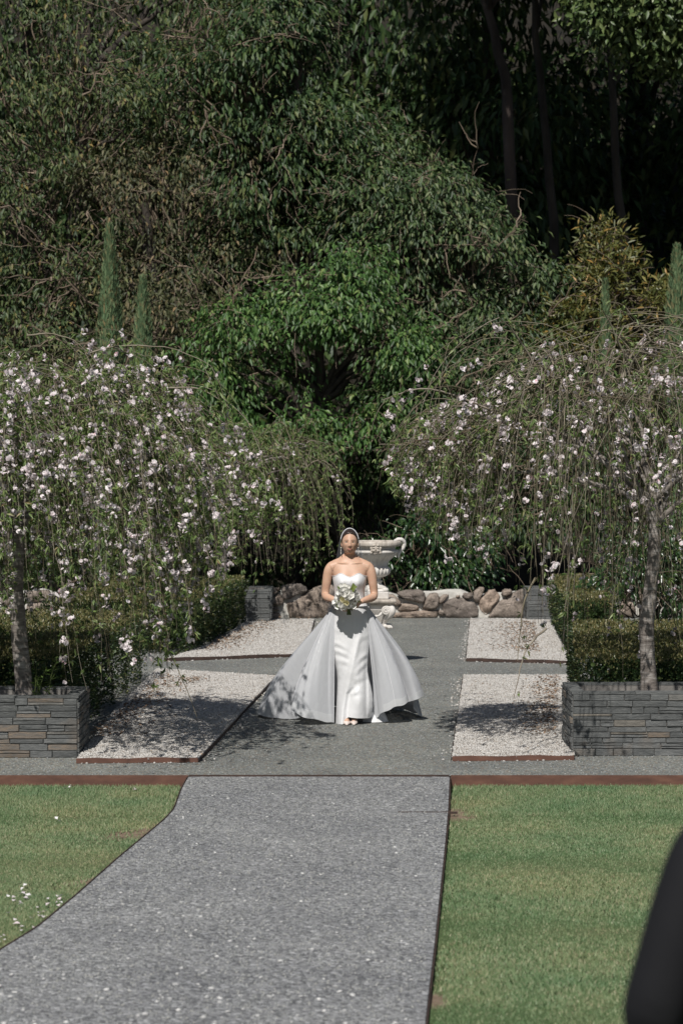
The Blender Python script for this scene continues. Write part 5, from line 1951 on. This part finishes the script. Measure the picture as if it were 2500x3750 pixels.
# legs and feet under the gown
for s in (-1, 1):
    kx = .01 if s > 0 else 0
    body.tube(spline([(s * .080, .02, .98), (s * .070, -.01, .75), (s * .052 + .018, -.05, .50), (s * .050 + .015, -.05, .28), (s * .040 + .006, -.075, .085)], 24), np.interp(np.linspace(0, 1, 24), [0, .3, .55, .75, 1], [.080, .066, .048, .044, .032]), 16)
    body.tube([(s * .036 + .006, -.075, .085), (s * .034 + .006, -.13, .050), (s * .032 + .006, -.185 - .02 * (s < 0), .030)], [.034, .030, .024], 10)
body_o = fused('body', body, .0030, 9, 'skin', BRIDE)

# face: eyes, brows, lips
for s in (-1, 1):
    ex, ez = s * .0305, -.007
    ey = face_y(ex, ez)
    e = tilt_ob(MB().ball((HC[0] + ex, HC[1] + ey + .0055, HC[2] + ez), (.0125, .0085, .0062), 14, 8).build('eye', MATS['eye_white'], BRIDE, True))
    tilt_ob(MB().ball((HC[0] + ex, HC[1] + ey - .0018, HC[2] + ez + .0004), (.0048, .0022, .0048), 12, 8).build('iris', MATS['iris'], e, True))
    lid = [(HC[0] + ex + u * .0145, HC[1] + face_y(ex + u * .0145, ez + .0062 - .005 * u * u) - .0035, HC[2] + ez + .0062 - .005 * u * u) for u in np.linspace(-1, 1, 9)]
    tilt_ob(MB().tube(lid, [.0007, .0011, .0014, .0015, .0016, .0015, .0014, .0012, .0008], 6).build('eyelash', MATS['lash'], e, True))
    br = [(HC[0] + s * (.013 + .034 * u), HC[1] + face_y(.013 + .034 * u, .0130 + .0034 * math.sin(u * 2.5) - .0028 * u) - .0006, HC[2] + .0130 + .0034 * math.sin(u * 2.5) - .0028 * u) for u in np.linspace(0, 1, 10)]
    tilt_ob(MB().tube(br, np.linspace(.0021, .0010, 10), 6).build('eyebrow', MATS['brow'], BRIDE, True))
lips = MB()
for (zz, th, hw) in ((-.0668, .0034, .023), (-.0750, .0044, .020)):
    pts = [(HC[0] + u * hw, HC[1] + face_y(u * hw, zz) - .0002, HC[2] + zz + (.0016 * (abs(u) * 1.5 - u * u * 2.2) if zz > -.07 else .003 * u * u)) for u in np.linspace(-1, 1, 11)]
    lips.tube(pts, th * np.sqrt(np.clip(1 - np.linspace(-1, 1, 11) ** 2 * .9, .08, 1)), 8)
tilt_ob(lips.build('lips', MATS['lip'], BRIDE, True))

# hair: drawn back tight from a centre parting, with a low knot behind
az = np.linspace(-PI, PI, 129)[:-1]
aa = np.abs(az)
hairline = np.interp(aa, [0, .10, .5, .85, 1.10, 1.30, 1.46, 1.62, 2.0, PI], [.0715, .0700, .0650, .052, .034, .012, -.020, -.034, -.072, -.080])
hairline = (np.roll(hairline, 1) + 2 * hairline + np.roll(hairline, -1)) / 4
lat0 = np.arcsin(np.clip(hairline / .113, -1, 1))
rows_ = []
for t in np.linspace(0, 1, 34):
    lt = lat0 + (PI / 2 - .02 - lat0) * t
    off = .0075 * np.minimum(1, .15 + t * 7)
    p = head_at(lt, az, 0)
    nn = norm(p * np.array([1.5, 1, .8]))
    p = p + nn * off[..., None] if np.ndim(off) else p + nn * off
    # the parting: a shallow groove from the forehead to the crown
    g_ = np.exp(-(p[:, 0] / .0035) ** 2) * (p[:, 1] < .02) * (t > .03)
    p = p - nn * (.0058 * g_)[:, None]
    rows_.append(tilt(p + HC))
hair = MB()
hair.loft(rows_, cap=(False, True))
hair.ball(HC + np.array([0, .098, -.030]), (.042, .034, .038), 16, 10)
hair.build('hair', MATS['dark_hair'], BRIDE, True)
for s in (-1, 1):
    er = MB()
    for k, (dz, r) in enumerate(((-.048, .0055), (-.062, .004), (-.076, .0042), (-.090, .005), (-.104, .0045))):
        er.ball(HC + np.array([s * .080, -.004, dz - .004]), r, 8, 6)
    er.build('earring', MATS['pearl'], BRIDE, True)

# shoes
for s in (-1, 1):
    x0 = s * .033 + .006
    yf = -.02 if s < 0 else 0
    sh = MB().loft([[(x0 + w_ * math.cos(t), y_ + yf, max(.002, h_ * (.5 + .5 * math.sin(t)))) for t in np.linspace(0, 2 * PI, 14, endpoint=False)] for (y_, w_, h_) in
                    ((-.060, .026, .085), (-.10, .032, .062), (-.14, .036, .046), (-.18, .036, .042), (-.21, .029, .036), (-.235, .016, .026), (-.250, .005, .016))])
    sh.build('shoe', MATS['shoe_satin'], BRIDE, True)

# bodice
nb_ = 128
rows = []
a = np.arange(nb_) * 2 * PI / nb_
xa = np.abs(np.array([torso_ring(1.34, nb_, .008)[k, 0] for k in range(nb_)]))
front = np.cos(a) > 0
top = np.where(front, 1.346 + .030 * np.exp(-((xa - .078) / .040) ** 2) - .004 * np.exp(-(xa / .02) ** 2), 1.325)
for t in np.linspace(0, 1, 40):
    zt = 1.075 + (top - 1.075) * t
    rows.append((zt, .0095 + .014 * max(0.0, 1 - t * 6)))


def torso_pt(z, ang, off):
    """points of the torso surface pushed out by off, one for each (z, angle)"""
    rx, ry, cy = (t_in(z, q) for q in (TRX, TRY, TCY))
    e = 2.4
    sup = (np.abs(np.sin(ang)) ** e + np.abs(np.cos(ang)) ** e) ** (-1 / e)
    x, y = rx * np.sin(ang) * sup, -ry * np.cos(ang) * sup
    fr = np.clip(np.cos(ang) * 1.6, 0, 1)
    bz = np.exp(-((z - 1.295) / .062) ** 2)
    y = y - fr * bz * (.036 * np.exp(-((x - .070) / .046) ** 2) + .036 * np.exp(-((x + .070) / .046) ** 2))
    # the stiff bodice spans the hollow between
    y = y - fr * .020 * bz * np.exp(-(x / .03) ** 2) * (off > .005)
    r = np.hypot(x, y)
    k = (r + off) / np.maximum(r, 1e-6)
    return np.stack([x * k, y * k + cy, z], 1)


R = [torso_pt(zt, a, off) for zt, off in rows]
inner_top = R[-1].copy()
inner_top[:, :2] *= .965
inner_low = inner_top.copy()
inner_low[:, 2] -= .03
bod = MB().loft(R + [inner_top, inner_low], cap=(False, False))
bod_o = bod.build('bodice', MATS['silk_bodice'], BRIDE, True)
trim = R[-1] + np.array([0, 0, .001])
m_ = MB()
m_.loft(tube_rings(np.vstack([trim, trim[:1]])[None], np.full((1, nb_ + 1), .0036), 6)[0], cap=(False, False))
m_.build('neckline_trim', MATS['veil_band'], bod_o, True)

# fitted satin skirt
SZ = [1.10, 1.06, 1.00, .94, .88, .80, .74, .67, .60, .53, .47, .40, .33, .26, .20, .14, .09, .04]
SL = [-.135, -.148, -.160, -.168, -.174, -.174, -.171, -.160, -.147, -.130, -.118, -.113, -.114, -.117, -.121, -.124, -.127, -.130]
SR = [.137, .152, .166, .177, .185, .186, .182, .176, .168, .164, .165, .178, .196, .208, .214, .212, .202, .190]
SY = [.105, .115, .125, .130, .134, .132, .130, .126, .122, .120, .120, .122, .128, .135, .142, .150, .156, .160]
SCY = [.012, .01, .01, .008, .005, -.002, -.01, -.022, -.035, -.045, -.05, -.05, -.05, -.05, -.052, -.055, -.058, -.06]
ns_, nz_ = 160, 120
ang = np.arange(ns_) * 2 * PI / ns_
zs = np.linspace(1.10, .04, nz_)
gr = np.empty((nz_, ns_, 3))
o_ = np.argsort(SZ)
ip = lambda q, z: np.interp(z, np.array(SZ)[o_], np.array(q)[o_])
for k, z in enumerate(zs):
    l_, r_, ry, cy = ip(SL, z), ip(SR, z), ip(SY, z), ip(SCY, z)
    cx, rx = (l_ + r_) / 2, (r_ - l_) / 2
    x = cx + rx * np.sin(ang)
    y = cy - ry * np.cos(ang)
    f = np.clip(np.cos(ang) * 2, 0, 1)
    G = lambda u, s: np.exp(-(u / s) ** 2)
    p = np.zeros(ns_)
    mid = np.interp(z, [.02, .155, .39, .58, .81, .95], [-.075, -.06, -.012, .03, .095, .12])
    p += .020 * G(x - mid, .026) * np.interp(z, [.0, .1, .75, .9], [1, 1, .8, 0])
    p -= .012 * G(x - mid + .055, .03) * np.interp(z, [.0, .1, .6, .75], [.6, 1, .8, 0])
    val = np.interp(z, [.02, .15, .28, .345], [-.030, -.022, -.004, .050])
    p -= .022 * G(x - val, .026) * np.interp(z, [.0, .28, .37, .42], [1, 1, .5, 0])
    p += .034 * G(x - .085, .055) * G(z - .22, .12)
    p += .020 * G(x - .060, .045) * G(z - .50, .14)                      # forward knee
    p -= .018 * G(x - .150, .018) * np.interp(z, [.0, .1, .4, .5, .62], [0, .6, 1, 1, 0])
    for (z0, sl, am, x0, sx) in ((.735, .30, .011, -.12, .09), (.665, .26, .012, -.10, .09), (.575, .15, .007, -.06, .06), (.62, -.55, .012, .13, .05), (.53, -.6, .010, .12, .05), (.42, -.35, .007, .10, .06), (.86, .12, .004, -.10, .07), (.80, -.25, .006, .14, .05), (.30, -.4, .010, .06, .04)):
        zc = z0 - sl * (x - x0) - 1.6 * (x - x0) ** 2
        p += am * .62 * G(z - zc, .024) * G(x - x0, sx)
        p -= am * .4 * G(z - zc + .040, .022) * G(x - x0, sx)
    y = y - f * p
    zz_ = np.full(ns_, z)
    if z < .3:      # hem dips at the left, lifts over the shoes
        w_ = (.3 - z) / .26
        hemz = np.interp(x, [-.14, -.10, -.05, -.035, -.01, .06, .12, .2], [.0, .004, .008, .055, .070, .062, .058, .050])
        zz_ = .3 - (.3 - hemz) * w_
        y = y - f * .03 * w_ * G(x + .09, .05)
    gr[k] = np.stack([x, y, zz_], 1)
sk = MB().loft(list(gr), cap=(False, False))
sk.build('skirt', MATS['silk_satin'], BRIDE, True)
# the skirt's little train, seen at the right of the hem
tr_ = []
for t in np.linspace(0, 1, 12):
    r = []
    for u in np.linspace(0, 1, 30):
        x = .12 + .20 * u + .02 * math.sin(u * 9)
        z = (.20 - .14 * u) * (1 - t) + .006 + .03 * math.sin(u * PI) * t * (1 - t) * 4
        y = -.02 - .13 * math.sin(u * 2.4) * t + .14 * u
        r.append((x + .03 * t * u, y, z))
    tr_.append(r)
MB().loft(tr_, close=False).build('skirt_train', MATS['silk_satin'], BRIDE, True)

# sheer overskirt, open in front: hem points (waist angle, x, y, z)
HEM = [(-58, -.145, -.13, .012), (-61, -.20, -.175, .022), (-65, -.29, -.225, .045), (-70, -.39, -.255, .072), (-75, -.465, -.240, .10), (-79, -.53, -.190, .13), (-83, -.525, -.06, .115), (-88, -.47, .07, .05), (-92, -.45, .15, .02),
       (-96, -.56, .20, .012), (-101, -.72, .25, .012), (-106, -.835, .32, .035), (-112, -.865, .47, .02), (-122, -.80, .72, .012), (-135, -.64, .98, .012), (-150, -.42, 1.18, .012), (-165, -.18, 1.30, .012), (-180, .06, 1.34, .012),
       (-195, .28, 1.24, .012), (-212, .46, 1.05, .012), (-230, .58, .80, .012), (-243, .645, .55, .015), (-250, .665, .36, .015), (-254, .60, .30, .10), (-258, .615, .22, .22), (-262, .675, .12, .235), (-267, .61, .02, .205),
       (-271, .50, .08, .17), (-275, .455, .06, .15), (-279, .525, -.06, .205), (-283, .475, -.15, .170), (-287, .38, -.16, .150), (-291, .31, -.14, .105), (-295, .26, -.06, .06), (-300, .21, -.02, .03)]
HEM = np.array(HEM, float)
nu_, nv_ = 300, 54
S_ = spline(HEM, nu_)
angW = np.radians(S_[:, 0])
Wp = np.stack([.004 + .166 * np.sin(angW), .012 - .124 * np.cos(angW), np.full(nu_, 1.068)], 1)
Hp = S_[:, 1:]
bl_ = np.interp(np.arange(nu_), [0, 40, 48, 90, 130, 200, 240, 270, 299], [.01, .03, .05, .085, .085, .085, .05, .035, .015])
grid = []
for v in np.linspace(0, 1, nv_):
    f = v ** .97
    Pq = Wp + (Hp - Wp) * f
    ii_ = np.arange(nu_)
    pl_ = np.sin(ii_ * .23 + 1.9 * np.sin(ii_ * .071)) + .5 * np.sin(ii_ * .41 + 2.2 * np.sin(ii_ * .053) + 7 * v) + .25 * np.sin(ii_ * .9 + 11 * v)
    amp = .0085 * math.sin(min(1, v * 1.3) * PI * .62)
    outd = norm((Hp - Wp) * [1, 1, 0])
    Pq = Pq + outd * (amp * pl_)[:, None] + outd * (bl_ * math.sin(PI * v ** 1.35))[:, None]
    Pq[:, 2] += .004 * np.sin(np.arange(nu_) * .31 + 2 * np.sin(np.arange(nu_) * .07)) * v
    grid.append(Pq)
ov = MB().loft(grid, close=False)
ov_o = ov.build('overskirt', MATS['organza'], BRIDE, True)
band = [g + norm((Hp - Wp) * [1, 1, 0]) * .0035 for g in grid[-5:]]
MB().loft(band, close=False).build('hem_band', MATS['organza_hem'], ov_o, True)
# bright seam lines: the folded edges of the organza
for (i0, i1) in ((0, 0), (47, 47), (nu_ - 1, nu_ - 1), (nu_ - 31, nu_ - 31), (nu_ - 62, nu_ - 62)):
    ln = np.array([g[i0] for g in grid])
    ln = ln + norm((Hp[i0] - Wp[i0]) * [1, 1, 0]) * .002
    MB().tube(ln, .0022, 5).build('seam', MATS['veil_band'], ov_o, True)

# veil, held by a satin band across the crown
be = np.linspace(-1.42, 1.42, 40)
arc = np.stack([.0825 * np.sin(be), HC[1] + .020 + 0 * be, HC[2] + .004 + .1225 * np.cos(be)], 1)
bd = MB()
rings = []
for b_, p in zip(be, arc):
    o2 = np.array([math.sin(b_), 0, math.cos(b_)])
    t2 = np.array([0, 1., 0])
    rings.append([p + o2 * .0022 - t2 * .008, p + o2 * .0034, p + o2 * .0022 + t2 * .012, p - o2 * .003 + t2 * .012, p - o2 * .003 - t2 * .008])
bd.loft(rings)
bd.build('veil_band', MATS['veil_band'], BRIDE, True)
vg = []
for s in np.linspace(0, 1, 40):
    row = []
    for b_, p in zip(np.linspace(-1.42, 1.42, 72), np.stack([np.interp(np.linspace(-1.42, 1.42, 72), be, arc[:, k]) for k in range(3)], 1)):
        sb, cb = math.sin(b_), math.cos(b_)
        A = p + np.array([sb, 0, cb]) * .005 + np.array([0, .008, 0])
        Bq = np.array([.118 * sb * 1.02, .045 + .10 * cb, 1.545 + .11 * cb])
        Cq = np.array([.150 * sb, .135 + .06 * cb, 1.30])
        Eq = np.array([.26 * sb, .30 + .05 * cb, .62])
        q = ((1 - s) ** 3) * A + 3 * s * (1 - s) ** 2 * (Bq * 1.0) + 3 * s * s * (1 - s) * Cq + s ** 3 * Eq
        rp = .012 * math.sin(b_ * 13 + 1) * s
        q = q + np.array([sb * rp, cb * rp, 0])
        row.append(q)
    vg.append(row)
MB().loft(vg, close=False).build('veil', MATS['veil_tulle'], BRIDE, True)

# ------------------------------------------------------------------ bouquet
BC = np.array([-.022, -.252, 1.165])
BQ = empty('bouquet', (BX, BY, 0))
tag(BQ, 'bouquet of white tulips and orchids with green leaves held by the bride', 'bouquet')


def cup_flower(np_, L, R_, W_, openn, rng):
    """cupped petals round an axis (+Z)"""
    V, F = [], []
    for k in range(np_):
        a0 = 2 * PI * k / np_ + rng.normal(0, .15)
        rad = np.array([math.cos(a0), math.sin(a0), 0])
        tan = np.array([-math.sin(a0), math.cos(a0), 0])
        b = len(V)
        sc = rng.uniform(.85, 1.12)
        for i, v in enumerate(np.linspace(0, 1, 5)):
            for u in (-1, 0, 1):
                w_ = W_ * math.sin(PI * min(.96, .18 + .72 * v)) * (1 - .55 * (v > .9))
                p = rad * R_ * (math.sin(v * 1.5) * openn + .12 - (abs(u) * .10)) + np.array([0, 0, 1.]) * L * v * sc + tan * u * w_
                V.append(p + rng.normal(0, .001, 3))
        for i in range(4):
            for j in range(2):
                F.append((b + i * 3 + j, b + i * 3 + j + 1, b + i * 3 + j + 4, b + i * 3 + j + 3))
    return V, F


rng = np.random.default_rng(12)
spots = [(-.088, .010, -.010, 0), (-.105, -.01, -.045, 0), (-.075, -.035, .045, 0), (-.045, -.06, -.02, 1), (-.030, -.055, .040, 2), (-.010, -.075, -.045, 1), (.012, -.06, .012, 2), (.038, -.055, -.012, 0), (.060, -.03, -.035, 0),
         (.085, -.01, -.012, 0), (.072, -.005, .022, 0), (.046, -.02, .050, 0), (-.040, -.02, .080, 2), (-.005, -.01, .085, 0), (.015, -.05, -.070, 0), (-.055, -.055, -.070, 0), (-.085, -.03, -.075, 0), (.048, -.04, -.072, 0), (-.020, -.035, .060, 0),
         (-.065, .0, .018, 0), (.03, -.03, .03, 0), (-.03, -.07, -.085, 0)]
for (x, y, z, kind) in spots:
    L_, R_ = (.060, .034) if kind == 0 else (.066, .028) if kind == 1 else (.070, .042)
    V, F = cup_flower(6 if kind != 1 else 3, L_ * rng.uniform(.8, 1.1), R_, R_ * .78, .85 if kind != 2 else 1.15, rng)
    ax = norm(np.array([x * .9, y - .085, z * .8 + .105]) + rng.normal(0, .02, 3))
    q = Vector(ax).to_track_quat('Z', 'Y').to_matrix()
    M = np.array([list(r) for r in q])
    Vw = np.array(V) @ M.T + BC + np.array([x, y, z]) - ax * L_ * .5
    m_ = MB()
    m_.add(Vw, F)
    m_.ball(BC + np.array([x, y, z]) - ax * L_ * .42, .008, 8, 5)
    m_.build('flower', MATS['flower_cream' if kind == 1 else 'flower_white'], BQ, True)
# stems: a bound handle below, two stubby stalks and a curled green leaf above
for k in range(9):
    a = k * 2 * PI / 9
    MB().tube([(BC[0] + .012 + .012 * math.cos(a), -.240 + .012 * math.sin(a), 1.105), (BC[0] + .012 + .009 * math.cos(a), -.238 + .009 * math.sin(a), 1.06), (BC[0] + .014 + .016 * math.cos(a), -.236 + .014 * math.sin(a), 1.01)], .0055, 6).build('stem', MATS['stem_green'], BQ, True)
for (p, q) in (((-.108, -.267, 1.262), (-.080, -.282, 1.215)), ((-.100, -.252, 1.258), (-.078, -.272, 1.21))):
    MB().tube([p, q], .0085, 8).build('stem', MATS['stem_green'], BQ, True)
lf = []
for i, v in enumerate(np.linspace(0, 1, 9)):
    c = np.array([.012 + .045 * v, -.287 - .012 * math.sin(v * 3), 1.215 + .062 * math.sin(v * 2.0)])
    lf.append([c + np.array([u * .010, -.006 * abs(u), u * -.030 * math.sin(PI * (.12 + .8 * v))]) + rng.normal(0, .0016, 3) for u in np.linspace(-1, 1, 6)])
MB().loft(lf, close=False).build('leaf', MATS['bouquet_green'], BQ, True)
for k in range(7):
    a = rng.uniform(PI, 2 * PI)
    r0 = BC + np.array([math.cos(a) * .06, -.01, math.sin(a) * .05 - .02])
    V, F = kites(r0[None], np.array([[math.cos(a), -.5, math.sin(a)]]), np.array([[.1, -.8, .4]]), .065, .028, .2)
    m_ = MB()
    m_.add(V, F)
    m_.build('leaf', MATS['bouquet_green'], BQ)

# ------------------------------------------------------------------ guest in black, close to the camera, mostly out of the picture
GZ = float(lawn_z(4.3))
GX, GY = .845, 4.30
CH = empty('chair', (GX, GY, GZ))
tag(CH, 'white folding chair under the guest in black, close to the camera', 'chair')
MB().loft([[(sx * .20, sy * .20, z) for sx, sy in ((-1, -1), (1, -1), (1, 1), (-1, 1))] for z in (.425, .455)]).build('seat', MATS['chair_white'], CH)
for s in (-1, 1):
    MB().tube([(s * .19, .20, .0), (s * .19, .02, .43), (s * .19, -.23, .86)], .013, 8).build('leg', MATS['chair_white'], CH, True)
    MB().tube([(s * .17, -.22, .0), (s * .17, .0, .40), (s * .17, .12, .42)], .013, 8).build('leg', MATS['chair_white'], CH, True)
MB().loft([[(x, -.205 - .02 * math.cos(x * 6), z), (x, -.185 - .02 * math.cos(x * 6), z), (x, -.205 - .02 * math.cos(x * 6), z + .17), (x, -.225 - .02 * math.cos(x * 6), z + .17)] for x in np.linspace(-.19, .19, 9) for z in (.64,)]).build('backrest', MATS['chair_white'], CH)

GU = empty('person', (GX, GY, GZ))
tag(GU, 'person in a black suit, a dark blurred sleeve cut off at the lower right corner', 'person')
gb = MB()
gb.loft([[(rx * math.sin(t), cy - ry * math.cos(t), z) for t in np.linspace(0, 2 * PI, 28, endpoint=False)] for (z, rx, ry, cy) in ((.46, .15, .11, .02), (.60, .135, .10, .0), (.75, .15, .105, .0), (.88, .165, .105, .0), (.93, .15, .085, 0), (.96, .09, .065, 0))])
gb.tube([(0, 0, .93), (0, .01, 1.03), (0, .015, 1.08)], .055, 14)
gb.ball((0, .02, 1.17), (.076, .098, .118), 20, 14)
gb.ball((0, .115, 1.155), (.012, .018, .018), 8, 6)
for s in (-1, 1):
    gb.ball((s * .076, .01, 1.165), (.009, .018, .03), 8, 6)
    ar = spline([(s * .13, 0, .905), (s * .185, -.005, .885), (s * .225, .0, .80), (s * .255, .01, .70), (s * .280, .03, .60), (s * .260, .10, .565), (s * .19, .24, .56), (s * .115, .325, .55)], 24)
    gb.tube(ar, np.linspace(.040, .026, 24), 12)
    hand(gb, (s * .11, .33, .55), ((s * .06, .40, .555), (s * .10, .405, .545)), .012, [(t, l_, ((-s * .35, 1, -.1), (-s * .3, .9, -.4), (-s * .2, .7, -.7))) for t, l_ in ((0, .07), (.33, .078), (.66, .073), (1, .058))],
         [(s * .085, .35, .56), (s * .05, .37, .57), (s * .03, .395, .565), (s * .02, .415, .56)], dy=0)
    gb.tube(spline([(s * .09, .02, .50), (s * .10, .25, .50), (s * .11, .46, .48), (s * .11, .48, .25), (s * .11, .46, .06)], 20), np.linspace(.075, .04, 20), 12)
    gb.tube([(s * .11, .44, .05), (s * .115, .58, .035)], [.04, .03], 10)
fused('body', gb, .008, 2, 'skin', GU)
gj = MB()
gj.loft([[(rx * math.sin(t), cy - ry * math.cos(t), z) for t in np.linspace(0, 2 * PI, 28, endpoint=False)] for (z, rx, ry, cy) in ((.44, .185, .15, .02), (.60, .165, .135, .0), (.75, .175, .135, .0), (.88, .190, .13, .0), (.935, .175, .105, 0), (.975, .10, .08, 0))])
for s in (-1, 1):
    ar = spline([(s * .13, 0, .915), (s * .185, -.005, .895), (s * .225, .0, .80), (s * .255, .01, .70), (s * .280, .03, .60), (s * .260, .10, .565), (s * .19, .24, .56), (s * .125, .315, .55)], 28)
    gj.tube(ar, np.interp(np.linspace(0, 1, 28), [0, .2, .5, .7, 1], [.062, .066, .060, .058, .045]), 16)
fused('jacket', gj, .009, 4, 'suit_black', GU)
gt = MB()
for s in (-1, 1):
    gt.tube(spline([(s * .085, .0, .50), (s * .10, .25, .505), (s * .11, .47, .49), (s * .11, .50, .30), (s * .11, .48, .10)], 22), np.linspace(.098, .062, 22), 14)
    MB().loft([[(s * .115 + w_ * math.cos(t), y_, max(.003, h_ * (.5 + .5 * math.sin(t)))) for t in np.linspace(0, 2 * PI, 12, endpoint=False)] for (y_, w_, h_) in ((.40, .03, .08), (.46, .042, .10), (.54, .046, .075), (.62, .044, .06), (.67, .022, .04))]).build('shoe', MATS['suit_black'], GU, True)
fused('trousers', gt, .009, 3, 'suit_black', GU)
gh = MB()
for (c, r) in (((0, .0, 1.205), (.082, .098, .095)), ((0, -.04, 1.165), (.080, .068, .10))):
    gh.ball(c, r, 20, 14)
fused('hair', gh, .007, 2, 'dark_hair', GU)
gc = MB().loft([[(r * math.sin(t), .01 - r * math.cos(t), z + .012 * math.cos(t)) for t in np.linspace(0, 2 * PI, 24, endpoint=False)] for (z, r) in ((.955, .074), (1.0, .066), (1.0, .062), (.955, .068))], cap=(False, False))
gc.build('collar', MATS['shirt_white'], GU, True)
